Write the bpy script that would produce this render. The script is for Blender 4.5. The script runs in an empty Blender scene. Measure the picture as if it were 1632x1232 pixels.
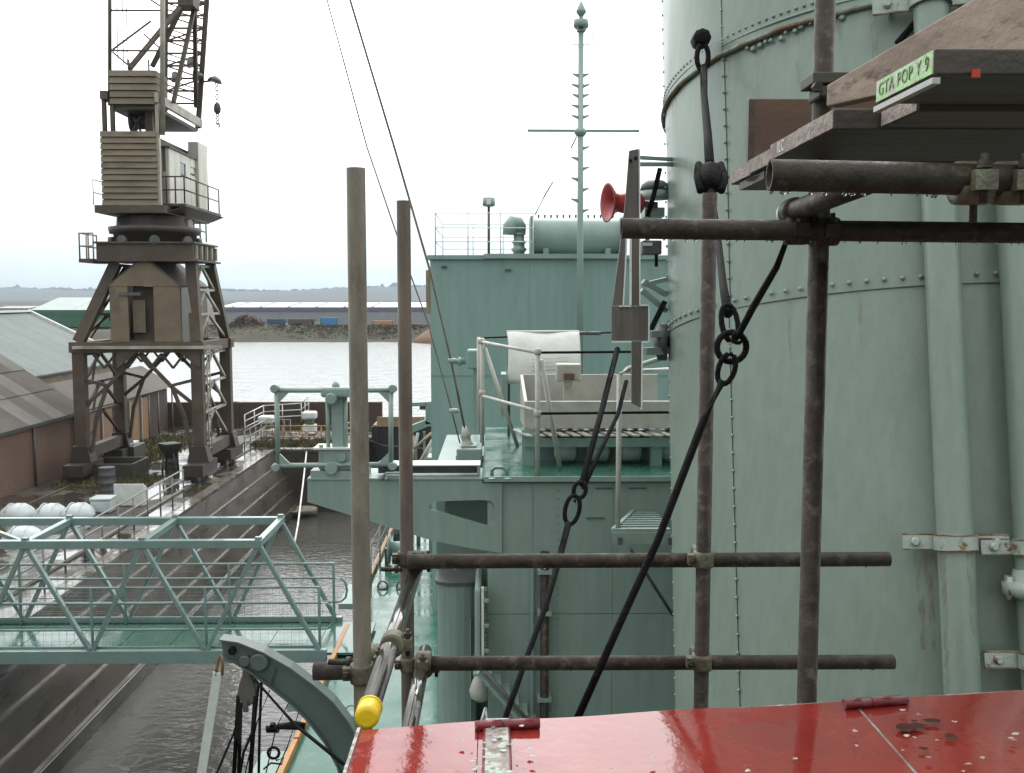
import bpy, math, random
from mathutils import Vector as V, Matrix as M
random.seed(7)
rad = math.radians
S = bpy.context.scene
COL = S.collection

# ------------------------------------------------------------------ camera
CAM = V((0, 0, 7.0))
F = 1600.0
cd = bpy.data.cameras.new('camera')
cam = bpy.data.objects.new('camera', cd)
COL.objects.link(cam)
cam.location = CAM
cam.rotation_euler = (rad(90 - 5.04), 0, rad(-0.892))
cd.sensor_width = 36.0
cd.lens = F / 1632 * 36
cd.clip_start = 0.05
cd.clip_end = 9000
S.camera = cam
RC = cam.rotation_euler.to_matrix()

# ------------------------------------------------------------------ sky, sun, exposure
SUN_EL, SUN_AZ = 47.0, 9.0          # azimuth clockwise from +Y (ahead) to +X
W = bpy.data.worlds.new('World')
S.world = W
W.use_nodes = True
nt = W.node_tree
nt.nodes.clear()
wo = nt.nodes.new('ShaderNodeOutputWorld')
bg = nt.nodes.new('ShaderNodeBackground')
bg.inputs['Strength'].default_value = 0.1
sky = nt.nodes.new('ShaderNodeTexSky')
sky.sky_type = 'NISHITA'
sky.sun_disc = False
sky.sun_elevation = rad(SUN_EL)
sky.sun_rotation = rad(SUN_AZ)
sky.dust_density = 2.0
tc = nt.nodes.new('ShaderNodeTexCoord')
mp = nt.nodes.new('ShaderNodeMapping')
mp.inputs['Scale'].default_value = (1.0, 1.0, 3.2)
nz = nt.nodes.new('ShaderNodeTexNoise')
nz.inputs['Scale'].default_value = 1.6
nz.inputs['Detail'].default_value = 7
nz.inputs['Roughness'].default_value = 0.55
rp = nt.nodes.new('ShaderNodeValToRGB')
rp.color_ramp.elements[0].position = 0.40
rp.color_ramp.elements[0].color = (0.40, 0.40, 0.40, 1)
rp.color_ramp.elements[1].position = 0.56
rp.color_ramp.elements[1].color = (1, 1, 1, 1)
mx = nt.nodes.new('ShaderNodeMix')
mx.data_type = 'RGBA'
# cloud deck: thinner and bluer towards the horizon, brighter overhead, as an overcast sky is
sep = nt.nodes.new('ShaderNodeSeparateXYZ')
r2 = nt.nodes.new('ShaderNodeValToRGB')
r2.color_ramp.elements[0].position = 0.0
r2.color_ramp.elements[0].color = (0.26, 0.325, 0.355, 1)
r2.color_ramp.elements[1].position = 0.24
r2.color_ramp.elements[1].color = (0.98, 1.0, 1.0, 1)
e_ = r2.color_ramp.elements.new(0.075); e_.color = (0.42, 0.47, 0.49, 1)
sc_ = nt.nodes.new('ShaderNodeVectorMath')
sc_.operation = 'SCALE'
sc_.inputs['Scale'].default_value = 10.0
L = nt.links.new
L(tc.outputs['Generated'], mp.inputs['Vector'])
L(mp.outputs['Vector'], nz.inputs['Vector'])
L(nz.outputs['Fac'], rp.inputs['Fac'])
L(tc.outputs['Generated'], sep.inputs['Vector'])
L(sep.outputs['Z'], r2.inputs['Fac'])
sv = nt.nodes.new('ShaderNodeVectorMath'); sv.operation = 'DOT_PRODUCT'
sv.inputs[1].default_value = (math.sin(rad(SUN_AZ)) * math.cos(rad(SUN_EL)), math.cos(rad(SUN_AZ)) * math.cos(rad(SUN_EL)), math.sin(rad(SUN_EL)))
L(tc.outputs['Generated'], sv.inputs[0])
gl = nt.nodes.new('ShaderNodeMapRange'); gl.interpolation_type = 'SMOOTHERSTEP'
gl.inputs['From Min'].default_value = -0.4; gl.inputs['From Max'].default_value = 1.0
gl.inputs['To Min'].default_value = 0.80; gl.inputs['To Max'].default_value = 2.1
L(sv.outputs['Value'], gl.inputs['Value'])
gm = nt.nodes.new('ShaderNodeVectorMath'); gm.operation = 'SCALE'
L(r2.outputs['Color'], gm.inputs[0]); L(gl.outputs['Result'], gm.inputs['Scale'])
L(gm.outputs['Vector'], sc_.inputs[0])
L(rp.outputs['Color'], mx.inputs['Factor'])
L(sky.outputs['Color'], mx.inputs['A'])
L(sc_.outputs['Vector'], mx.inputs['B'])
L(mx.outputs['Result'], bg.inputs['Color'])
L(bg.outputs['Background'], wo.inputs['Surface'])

sd = bpy.data.lights.new('sun', 'SUN')
sd.energy = 0.6
sd.angle = rad(16)
sd.color = (1.0, 0.96, 0.9)
sun = bpy.data.objects.new('sun', sd)
COL.objects.link(sun)
sdir = V((math.sin(rad(SUN_AZ)) * math.cos(rad(SUN_EL)), math.cos(rad(SUN_AZ)) * math.cos(rad(SUN_EL)), math.sin(rad(SUN_EL))))
sun.rotation_euler = sdir.to_track_quat('Z', 'Y').to_euler()
S.view_settings.view_transform = 'Standard'
S.view_settings.look = 'None'
S.view_settings.exposure = 0.70
S.view_settings.gamma = 1.0
S.view_settings.use_curve_mapping = False
S.render.engine = 'CYCLES'
S.cycles.use_denoising = True
S.cycles.max_bounces = 6
S.cycles.diffuse_bounces = 3
S.cycles.glossy_bounces = 3
S.cycles.volume_bounces = 0
S.cycles.caustics_reflective = False
S.cycles.caustics_refractive = False


def P(px, py, Y):
    """World point on the vertical plane at distance Y ahead that the photograph shows at (px, py)."""
    d = RC @ V(((px - 816) / F, -(py - 616) / F, -1))
    return CAM + d * (Y / d.y)


def PZ(px, py, z):
    d = RC @ V(((px - 816) / F, -(py - 616) / F, -1))
    return CAM + d * ((z - CAM.z) / d.z)


# ------------------------------------------------------------------ object helpers
WL = {}


def props(o, label=None, cat=None, group=None, kind=None):
    if label: o['label'] = label
    if cat: o['category'] = cat
    if group: o['group'] = group
    if kind: o['kind'] = kind
    return o


def thing(name, label, cat, loc, group=None):
    o = bpy.data.objects.new(name, None)
    COL.objects.link(o)
    o.empty_display_size = 0.1
    o.location = loc
    WL[o] = V(loc)
    return props(o, label, cat, group)


class MB:
    def __init__(s):
        s.v = []; s.f = []; s.sm = []

    def add(s, vs, fs, smooth=False):
        b = len(s.v)
        s.v += [V(x) for x in vs]
        for f in fs:
            s.f.append([b + i for i in f]); s.sm.append(smooth)
        return s

    def box(s, c, d, R=None):
        c = V(c); x, y, z = [k / 2 for k in d]
        vs = [V((a, b, e)) for a in (-x, x) for b in (-y, y) for e in (-z, z)]
        if R is not None: vs = [R @ q for q in vs]
        return s.add([c + q for q in vs], [(0, 1, 3, 2), (4, 6, 7, 5), (0, 4, 5, 1), (2, 3, 7, 6), (0, 2, 6, 4), (1, 5, 7, 3)])

    def bb(s, x0, x1, y0, y1, z0, z1):
        return s.box(((x0 + x1) / 2, (y0 + y1) / 2, (z0 + z1) / 2), (x1 - x0, y1 - y0, z1 - z0))

    def beam(s, a, b, w, h, up=(0, 0, 1)):
        a = V(a); b = V(b); d = (b - a); l = d.length; d.normalize()
        u = V(up)
        if abs(d.dot(u)) > 0.98: u = V((0, 1, 0))
        x = d.cross(u).normalized(); z = x.cross(d).normalized()
        R = M((x, d, z)).transposed()
        return s.box((a + b) / 2, (w, l, h), R)

    def frame(s, d):
        d = V(d).normalized()
        u = V((0, 0, 1)) if abs(d.z) < 0.95 else V((0, 1, 0))
        x = d.cross(u).normalized()
        return x, x.cross(d).normalized(), d

    def tube(s, a, b, r, n=10, r2=None, cap=True):
        a = V(a); b = V(b); r2 = r if r2 is None else r2
        x, y, d = s.frame(b - a)
        ca = [math.cos(2 * math.pi * i / n) for i in range(n)]; sa = [math.sin(2 * math.pi * i / n) for i in range(n)]
        vs = [a + (x * ca[i] + y * sa[i]) * r for i in range(n)] + [b + (x * ca[i] + y * sa[i]) * r2 for i in range(n)]
        s.add(vs, [(i, (i + 1) % n, n + (i + 1) % n, n + i) for i in range(n)], True)
        if cap:
            k = len(s.v) - 2 * n
            s.f.append([k + i for i in reversed(range(n))]); s.sm.append(False)
            s.f.append([k + n + i for i in range(n)]); s.sm.append(False)
        return s

    def pipe(s, a, b, r, ri, n=24):
        """hollow tube with open ends"""
        a = V(a); b = V(b); x, y, d = s.frame(b - a)
        ring = lambda c, q: [c + (x * math.cos(2 * math.pi * i / n) + y * math.sin(2 * math.pi * i / n)) * q for i in range(n)]
        vs = ring(a, r) + ring(b, r) + ring(b, ri) + ring(a, ri)
        for k in range(4):
            m = (k + 1) % 4
            s.add([], [], False)
        base = len(s.v); s.v += vs
        for k in range(4):
            m = (k + 1) % 4
            for i in range(n):
                j = (i + 1) % n
                s.f.append([base + k * n + i, base + k * n + j, base + m * n + j, base + m * n + i]); s.sm.append(k in (0, 2))
        return s

    def path(s, pts, r, n=8, closed=False):
        pts = [V(p) for p in pts]; m = len(pts)
        rs = r if isinstance(r, (list, tuple)) else [r] * m
        t0 = None; rings = []
        for i in range(m):
            if closed: d = pts[(i + 1) % m] - pts[i - 1]
            else: d = pts[min(i + 1, m - 1)] - pts[max(i - 1, 0)]
            d.normalize()
            if t0 is None: x, y, _ = s.frame(d)
            else:
                x = (x - d * x.dot(d)).normalized(); y = d.cross(x)
            t0 = d
            rings.append([pts[i] + (x * math.cos(2 * math.pi * k / n) + y * math.sin(2 * math.pi * k / n)) * rs[i] for k in range(n)])
        b = len(s.v)
        for q in rings: s.v += q
        for i in range(m if closed else m - 1):
            j = (i + 1) % m
            for k in range(n):
                l = (k + 1) % n
                s.f.append([b + i * n + k, b + i * n + l, b + j * n + l, b + j * n + k]); s.sm.append(True)
        if not closed:
            s.f.append([b + k for k in reversed(range(n))]); s.sm.append(False)
            s.f.append([b + (m - 1) * n + k for k in range(n)]); s.sm.append(False)
        return s

    def lathe(s, o, ax, prof, n=16, smooth=True):
        o = V(o); x, y, d = s.frame(ax); b = len(s.v)
        for r, h in prof:
            s.v += [o + d * h + (x * math.cos(2 * math.pi * i / n) + y * math.sin(2 * math.pi * i / n)) * max(r, 1e-4) for i in range(n)]
        for k in range(len(prof) - 1):
            for i in range(n):
                j = (i + 1) % n
                s.f.append([b + k * n + i, b + k * n + j, b + (k + 1) * n + j, b + (k + 1) * n + i]); s.sm.append(smooth)
        s.f.append([b + i for i in reversed(range(n))]); s.sm.append(False)
        s.f.append([b + (len(prof) - 1) * n + i for i in range(n)]); s.sm.append(False)
        return s

    def prism(s, poly, vec):
        poly = [V(p) for p in poly]; n = len(poly); vec = V(vec)
        return s.add(poly + [p + vec for p in poly],
                     [list(reversed(range(n))), [n + i for i in range(n)]] + [(i, (i + 1) % n, n + (i + 1) % n, n + i) for i in range(n)])

    def ringprism(s, outer, inner, vec):
        n = len(outer); vec = V(vec)
        vs = [V(p) for p in outer] + [V(p) for p in inner]
        vs += [p + vec for p in vs]
        fs = []
        for i in range(n):
            j = (i + 1) % n
            fs += [(i, j, n + j, n + i), (2 * n + i, 3 * n + i, 3 * n + j, 2 * n + j), (i, 2 * n + i, 2 * n + j, j), (n + i, n + j, 3 * n + j, 3 * n + i)]
        return s.add(vs, fs)

    def grid(s, fn, nu, nv, smooth=True):
        vs = [fn(u / nu, v / nv) for u in range(nu + 1) for v in range(nv + 1)]
        return s.add(vs, [(u * (nv + 1) + v, (u + 1) * (nv + 1) + v, (u + 1) * (nv + 1) + v + 1, u * (nv + 1) + v + 1) for u in range(nu) for v in range(nv)], smooth)

    def build(s, name, mat, parent=None, label=None, cat=None, group=None, kind=None, bevel=0, fix=True, solid=0):
        me = bpy.data.meshes.new(name)
        if parent is not None: org = WL[parent]
        elif cat or kind == 'stuff':
            xs = [p.x for p in s.v]; ys = [p.y for p in s.v]; zs = [p.z for p in s.v]
            org = V(((min(xs) + max(xs)) / 2, (min(ys) + max(ys)) / 2, min(zs)))
        else: org = V((0, 0, 0))
        me.from_pydata([tuple(p - org) for p in s.v], [], s.f)
        me.polygons.foreach_set('use_smooth', s.sm)
        if fix:
            import bmesh
            bm = bmesh.new(); bm.from_mesh(me)
            bmesh.ops.recalc_face_normals(bm, faces=bm.faces); bm.to_mesh(me); bm.free()
        me.materials.append(mat)
        o = bpy.data.objects.new(name, me)
        COL.objects.link(o)
        if parent is not None:
            o.parent = parent
        else: o.location = org
        WL[o] = org
        if solid:
            m = o.modifiers.new('thickness', 'SOLIDIFY'); m.thickness = solid; m.offset = 0
        if bevel:
            m = o.modifiers.new('edge', 'BEVEL'); m.width = bevel; m.segments = 2; m.limit_method = 'ANGLE'
        return props(o, label, cat, group, kind)


def copy_tree(o, delta, label=None, group=None, parent=None):
    c = o.copy(); COL.objects.link(c)
    if parent is None:
        c.location = o.location + V(delta)
    else: c.parent = parent
    WL[c] = WL[o] + V(delta)
    if label: c['label'] = label
    if group: c['group'] = group
    for ch in o.children: copy_tree(ch, delta, None, None, c)
    return c


# ------------------------------------------------------------------ materials
def rgb(h):
    return (h[0], h[1], h[2], 1)


def mat(name, c, rough=0.5, c2=None, scale=3.0, mixlo=0.4, mixhi=0.65, metal=0.0, bump=0.0, bscale=40.0, stain=None, sscale=6.0, slo=0.62, shi=0.7,
        stretch=(1, 1, 1), rvar=0.0, coat=0.0, detail=6, spec=0.5, sub=None):
    m = bpy.data.materials.new(name); m.use_nodes = True
    t = m.node_tree; b = t.nodes['Principled BSDF']; k = t.links.new
    b.inputs['Roughness'].default_value = rough
    b.inputs['Metallic'].default_value = metal
    b.inputs['Coat Weight'].default_value = coat
    b.inputs['Coat Roughness'].default_value = 0.06
    b.inputs['Specular IOR Level'].default_value = spec
    g = t.nodes.new('ShaderNodeNewGeometry')
    mp = t.nodes.new('ShaderNodeMapping'); mp.inputs['Scale'].default_value = stretch
    k(g.outputs['Position'], mp.inputs['Vector'])
    def noise(sc, det=detail, ro=0.6, vec=None):
        n = t.nodes.new('ShaderNodeTexNoise'); n.inputs['Scale'].default_value = sc
        n.inputs['Detail'].default_value = det; n.inputs['Roughness'].default_value = ro
        k(vec or mp.outputs['Vector'], n.inputs['Vector']); return n.outputs['Fac']
    def ramp(src, lo, hi):
        r = t.nodes.new('ShaderNodeMapRange'); r.inputs['From Min'].default_value = lo; r.inputs['From Max'].default_value = hi
        k(src, r.inputs['Value']); return r.outputs['Result']
    def mixc(f, a, bb):
        x = t.nodes.new('ShaderNodeMix'); x.data_type = 'RGBA'
        k(f, x.inputs['Factor'])
        for i, q in (('A', a), ('B', bb)):
            if isinstance(q, tuple): x.inputs[i].default_value = rgb(q)
            else: k(q, x.inputs[i])
        return x.outputs['Result']
    if c2 is None: c2 = tuple(q * 0.8 for q in c)
    base = mixc(ramp(noise(scale), mixlo, mixhi), c, c2)
    # fine grain so that no surface is one flat tone
    fine = mixc(ramp(noise(scale * 14), 0.3, 0.75), (0.9, 0.9, 0.9), (1.08, 1.08, 1.08))
    mm = t.nodes.new('ShaderNodeMix'); mm.data_type = 'RGBA'; mm.blend_type = 'MULTIPLY'; mm.inputs['Factor'].default_value = 1
    k(base, mm.inputs['A']); k(fine, mm.inputs['B']); base = mm.outputs['Result']
    if stain:
        base = mixc(ramp(noise(sscale, 8, 0.65), slo, shi), base, stain)
    k(base, b.inputs['Base Color'])
    if rvar:
        r = t.nodes.new('ShaderNodeMapRange'); r.inputs['From Min'].default_value = 0.35; r.inputs['From Max'].default_value = 0.65
        r.inputs['To Min'].default_value = max(0.02, rough - rvar); r.inputs['To Max'].default_value = rough + rvar
        k(noise(scale * 1.7), r.inputs['Value']); k(r.outputs['Result'], b.inputs['Roughness'])
    if bump:
        bn = t.nodes.new('ShaderNodeBump'); bn.inputs['Strength'].default_value = bump; bn.inputs['Distance'].default_value = 0.02
        k(noise(bscale, 5, 0.6, g.outputs['Position']), bn.inputs['Height']); k(bn.outputs['Normal'], b.inputs['Normal'])
    m['bsdf'] = 1
    return m


GREEN = (0.225, 0.30, 0.255); GREEN2 = (0.19, 0.262, 0.225)
RUST = (0.12, 0.05, 0.02)
m_funnel = mat('funnel_paint', (0.225, 0.285, 0.232), 0.32, (0.205, 0.262, 0.213), 1.3, bump=0.10, bscale=6, stain=(0.17, 0.165, 0.12), sscale=5, slo=0.68, shi=0.84, rvar=0.06, stretch=(1, 1, .28))
m_ship = mat('ship_green_paint', (0.235, 0.308, 0.27), 0.40, (0.21, 0.28, 0.245), 0.9, bump=0.16, bscale=3.2, stain=(0.13, 0.115, 0.075), sscale=3.6, slo=0.635, shi=0.78, rvar=0.08, stretch=(1, 1, .16))
m_block = mat('upperworks_green_paint', (0.215, 0.318, 0.282), 0.42, (0.195, 0.292, 0.258), 0.5, bump=0.22, bscale=1.3, stain=(0.12, 0.135, 0.10), sscale=1.8, slo=0.625, shi=0.78, stretch=(1, 1, .14))
m_pale = mat('pale_green_paint', (0.25, 0.325, 0.29), 0.4, (0.21, 0.28, 0.25), 2.0, stain=(0.16, 0.10, 0.05), sscale=7, slo=0.68, shi=0.76, bump=0.05)
m_gang = mat('gangway_green_paint', (0.165, 0.24, 0.218), 0.3, (0.14, 0.208, 0.188), 2.0, stain=(0.12, 0.12, 0.09), sscale=5, slo=0.66, shi=0.75, coat=0.25)
m_deck = mat('wet_green_deck', (0.03, 0.115, 0.08), 0.19, (0.05, 0.14, 0.10), 1.2, stain=(0.14, 0.19, 0.16), sscale=2.2, slo=0.58, shi=0.68, rvar=0.13, bump=0.08, bscale=5, spec=.38)
m_floor = mat('wet_walkway', (0.05, 0.12, 0.09), 0.14, (0.07, 0.14, 0.11), 1.2, rvar=0.07, bump=0.04, bscale=6)
m_white = mat('white_paint', (0.68, 0.69, 0.66), 0.4, (0.58, 0.59, 0.55), 4, stain=(0.35, 0.27, 0.18), sscale=9, slo=0.66, shi=0.76)
m_cream = mat('weathered_cream_paint', (0.44, 0.435, 0.385), 0.5, (0.36, 0.35, 0.305), 5, stain=(0.24, 0.16, 0.09), sscale=9, slo=0.62, shi=0.74)
m_dirtywhite = mat('canvas', (0.62, 0.63, 0.58), 0.7, (0.54, 0.55, 0.50), 6, bump=0.35, bscale=7)
m_steel = mat('scaffold_steel', (0.075, 0.056, 0.037), 0.52, (0.042, 0.031, 0.021), 12, metal=0.0, spec=.25, stain=(0.045, 0.03, 0.02), sscale=14, slo=0.5, shi=0.66, stretch=(1, 1, .25), bump=0.12, bscale=60, rvar=0.1)
m_steel_grey = mat('galvanised_tube', (0.115, 0.102, 0.072), 0.5, (0.062, 0.052, 0.035), 11, metal=0.0, spec=.25, stain=(0.055, 0.036, 0.02), sscale=14, slo=0.52, shi=0.68, stretch=(1, 1, .3), bump=0.18, bscale=60)
m_tubewet = mat('wet_bright_tube', (0.10, 0.095, 0.08), 0.10, (0.075, 0.068, 0.055), 9, metal=0.5, coat=.6, rvar=.05, bump=.03, bscale=50)
m_steel_dark = mat('rusty_wet_tube', (0.042, 0.031, 0.022), 0.52, (0.019, 0.0145, 0.011), 16, metal=0.0, spec=.22, stain=(0.085, 0.07, 0.048), sscale=22, slo=0.54, shi=0.66, bump=0.25, bscale=70, rvar=0.12)
m_coupler = mat('mossy_coupler', (0.10, 0.085, 0.06), 0.5, (0.16, 0.17, 0.10), 22, metal=0.25, stain=(0.17, 0.17, 0.12), sscale=22, slo=0.55, shi=0.7, bump=0.3, bscale=90)
m_yellow = mat('yellow_plastic', (0.72, 0.52, 0.015), 0.35, (0.62, 0.43, 0.01), 12)
m_red = mat('red_gloss_paint', (0.25, 0.029, 0.021), 0.07, (0.19, 0.020, 0.016), 2.5, stain=(0.36, 0.30, 0.24), sscale=7.5, slo=0.70, shi=0.73, rvar=0.04, bump=0.075, bscale=9.0, coat=1.0, spec=1.0)
def filmed(m):
    t = m.node_tree; b = t.nodes['Principled BSDF']; k = t.links.new
    for l in list(b.inputs['Roughness'].links): t.links.remove(l)
    g = t.nodes.new('ShaderNodeNewGeometry')
    n = t.nodes.new('ShaderNodeTexNoise'); n.inputs['Scale'].default_value = 2.1; n.inputs['Detail'].default_value = 9; n.inputs['Roughness'].default_value = .62
    k(g.outputs['Position'], n.inputs['Vector'])
    def rng_(lo, hi, a, c):
        q = t.nodes.new('ShaderNodeMapRange'); q.inputs['From Min'].default_value = lo; q.inputs['From Max'].default_value = hi
        q.inputs['To Min'].default_value = a; q.inputs['To Max'].default_value = c; k(n.outputs['Fac'], q.inputs['Value']); return q.outputs['Result']
    k(rng_(.53, .55, .05, .2), b.inputs['Roughness']); k(rng_(.53, .55, .45, .12), b.inputs['Coat Weight']); k(rng_(.53, .55, .65, .45), b.inputs['Specular IOR Level'])
filmed(m_red)
m_red_dark = mat('dark_red_paint', (0.16, 0.012, 0.016), 0.3, (0.10, 0.01, 0.012), 14, bump=0.2, bscale=50)
m_peel = mat('peeling_paint', (0.30, 0.27, 0.24), 0.3, (0.16, 0.10, 0.08), 16, stain=(0.42, 0.46, 0.40), sscale=20, slo=0.52, shi=0.55, bump=0.6, bscale=45)
m_grime = mat('black_grime', (0.05, 0.022, 0.015), 0.85, (0.085, 0.035, 0.025), 30, bump=0.5, bscale=60, spec=.08)
m_horn = mat('horn_red_paint', (0.34, 0.03, 0.03), 0.4, (0.28, 0.025, 0.025), 8)
m_board = mat('old_scaffold_board', (0.066, 0.047, 0.033), 0.55, (0.030, 0.022, 0.017), 9, stain=(0.03, 0.024, 0.018), sscale=8, slo=0.52, shi=0.7, stretch=(.25, 3, 3), bump=0.25, bscale=30)
m_board_new = mat('pale_scaffold_board', (0.34, 0.26, 0.195), 0.65, (0.23, 0.17, 0.125), 7, stain=(0.10, 0.065, 0.045), sscale=9, slo=0.585, shi=0.68, stretch=(2, .5, 3), bump=0.2, bscale=30)
m_ply = mat('brown_toe_board', (0.115, 0.06, 0.034), 0.55, (0.085, 0.045, 0.026), 5, stretch=(.4, 2, 3), bump=0.1)
m_endgrain = mat('board_end', (0.33, 0.28, 0.24), 0.75, (0.22, 0.17, 0.14), 26, bump=0.5, bscale=60)
m_labelgreen = mat('green_label', (0.30, 0.62, 0.16), 0.45, (0.40, 0.66, 0.30), 14, stain=(0.42, 0.44, 0.33), sscale=26, slo=0.47, shi=0.6, bump=.3, bscale=60)
m_black = mat('black_print', (0.035, 0.055, 0.03), 0.6, (0.20, 0.30, 0.14), 70, mixlo=.46, mixhi=.56)
m_rope = mat('tarred_rope', (0.0075, 0.0068, 0.0075), 0.65, (0.013, 0.011, 0.011), 30, bump=0.6, bscale=90, spec=.12)
m_wire = mat('rusty_wire', (0.10, 0.075, 0.06), 0.5, (0.15, 0.14, 0.12), 3)
m_semaphore = mat('weathered_timber_arm', (0.085, 0.07, 0.06), 0.5, (0.14, 0.12, 0.10), 4, stretch=(3, 3, .4), bump=0.1)
m_darkgrey = mat('dark_grey_metal', (0.07, 0.07, 0.07), 0.45, (0.10, 0.10, 0.10), 6)
m_crane = mat('crane_brown_steel', (0.095, 0.069, 0.045), 0.65, (0.05, 0.037, 0.026), 1.6, stain=(0.10, 0.045, 0.02), sscale=1.6, slo=0.55, shi=0.7, bump=0.1, bscale=4)
m_crane_pale = mat('crane_lit_faded_paint', (0.40, 0.37, 0.30), 0.55, (0.24, 0.205, 0.155), 1.2, stain=(0.13, 0.075, 0.04), sscale=2.2, slo=0.6, shi=0.72)  # pale fittings, and the brighter tone painted on the crane's lit right side
m_clad = mat('weathered_boards', (0.215, 0.172, 0.112), 0.7, (0.15, 0.118, 0.076), 1.2, stain=(0.10, 0.065, 0.04), sscale=1.5, slo=0.56, shi=0.72, stretch=(.5, 1, 2))
m_hut = mat('hut_board', (0.19, 0.142, 0.092), 0.7, (0.135, 0.10, 0.066), 0.8, stain=(0.10, 0.075, 0.055), sscale=0.9, slo=0.52, shi=0.7)
m_hutgrey = mat('hut_grey_sheet', (0.26, 0.25, 0.22), 0.6, (0.20, 0.19, 0.17), 0.9)
m_cabwhite = mat('cabin_flaking_white', (0.60, 0.58, 0.50), 0.5, (0.46, 0.43, 0.35), 1.6, stain=(0.20, 0.13, 0.08), sscale=2.6, slo=0.6, shi=0.7, stretch=(1, 1, .3))
m_glassdark = mat('dark_glass', (0.02, 0.024, 0.026), 0.06, spec=0.6)
m_brick = None
m_stone = mat('dock_stone', (0.068, 0.055, 0.043), 0.38, (0.044, 0.036, 0.029), 0.8, stain=(0.085, 0.055, 0.028), sscale=1.1, slo=0.6, shi=0.75, bump=0.3, bscale=4, rvar=0.15, stretch=(1, .4, 1))
m_tread = mat('wet_stone_tread', (0.15, 0.13, 0.11), 0.16, (0.075, 0.065, 0.055), 1.5, stain=(0.13, 0.08, 0.04), sscale=2, slo=0.6, shi=0.75, bump=0.15, bscale=3, rvar=0.1)
m_timber = mat('orange_timber', (0.42, 0.20, 0.055), 0.45, (0.33, 0.15, 0.04), 4, stretch=(3, .3, 3))
m_caisson = mat('dock_gate_backlit', (0.018, 0.016, 0.016), 0.55, (0.028, 0.022, 0.02), 0.7, stain=(0.05, 0.03, 0.02), sscale=1, slo=0.6, shi=0.8)  # near-black base colour stands in for the shade of its backlit face
m_plank = mat('dry_planks', (0.30, 0.22, 0.13), 0.7, (0.23, 0.17, 0.10), 3)
m_parapet = mat('rusty_parapet', (0.075, 0.045, 0.032), 0.7, (0.055, 0.034, 0.026), 0.6, stain=(0.06, 0.06, 0.03), sscale=.6, slo=0.5, shi=0.8)
m_grass = mat('rough_grass', (0.085, 0.085, 0.028), 0.85, (0.06, 0.065, 0.02), 1.5, stain=(0.12, 0.085, 0.04), sscale=2, slo=0.5, shi=0.7)
m_roofdark = mat('old_asbestos_roof', (0.11, 0.094, 0.076), 0.6, (0.08, 0.068, 0.055), 0.5, stain=(0.05, 0.05, 0.025), sscale=1.3, slo=0.6, shi=0.75)
m_roofmid = mat('corrugated_sheet_grey', (0.17, 0.16, 0.14), 0.55, (0.13, 0.12, 0.105), 0.8)
m_rooflight = mat('pale_green_roof', (0.27, 0.32, 0.29), 0.5, (0.24, 0.285, 0.26), 0.25)
m_shedroof = mat('pale_green_shed_roof', (0.135, 0.16, 0.148), 0.7, (0.115, 0.138, 0.128), 0.25, spec=.3)
m_darkbrown = mat('oily_brown_steel', (0.05, 0.036, 0.028), 0.55, (0.034, 0.026, 0.022), 1.5)
m_davit = mat('davit_grey_green', (0.105, 0.128, 0.115), 0.42, (0.085, 0.105, 0.095), 2, stain=(.06, .05, .035), sscale=5, slo=.62, shi=.75, bump=.1)
m_roofwhite = mat('white_warehouse_roof', (0.78, 0.80, 0.80), 0.35, (0.7, 0.72, 0.72), 0.05)
m_warewall = mat('grey_cladding', (0.27, 0.28, 0.28), 0.6, (0.24, 0.25, 0.25), 0.03)
m_fascia = mat('purple_grey_fascia', (0.13, 0.13, 0.18), 0.5)
m_greenclad = mat('green_cladding', (0.03, 0.13, 0.06), 0.5, (0.025, 0.11, 0.05), 0.05)
m_bank = mat('earth_bank', (0.044, 0.034, 0.013), 0.95, (0.050, 0.028, 0.013), 0.08, stain=(0.024, 0.03, 0.01), sscale=.2, slo=0.45, shi=0.6)
m_scrub = mat('scrub_leaves', (0.036, 0.040, 0.007), 0.95, (0.050, 0.032, 0.010), 0.12)
m_hill = mat('wooded_hill', (0.026, 0.036, 0.024), 0.95, (0.036, 0.045, 0.028), 0.01)
m_land = mat('far_ground', (0.10, 0.095, 0.07), 0.9, (0.08, 0.08, 0.055), 0.02)
m_concrete = mat('concrete', (0.22, 0.21, 0.19), 0.6, (0.17, 0.16, 0.145), 2)
m_grp = mat('white_grp', (0.50, 0.54, 0.53), 0.3, (0.44, 0.475, 0.465), 3)
m_moss = mat('mossy_iron', (0.05, 0.055, 0.03), 0.6, (0.04, 0.032, 0.026), 3)


def simple(name, c, r=0.5):
    return mat(name, c, r)


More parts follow.
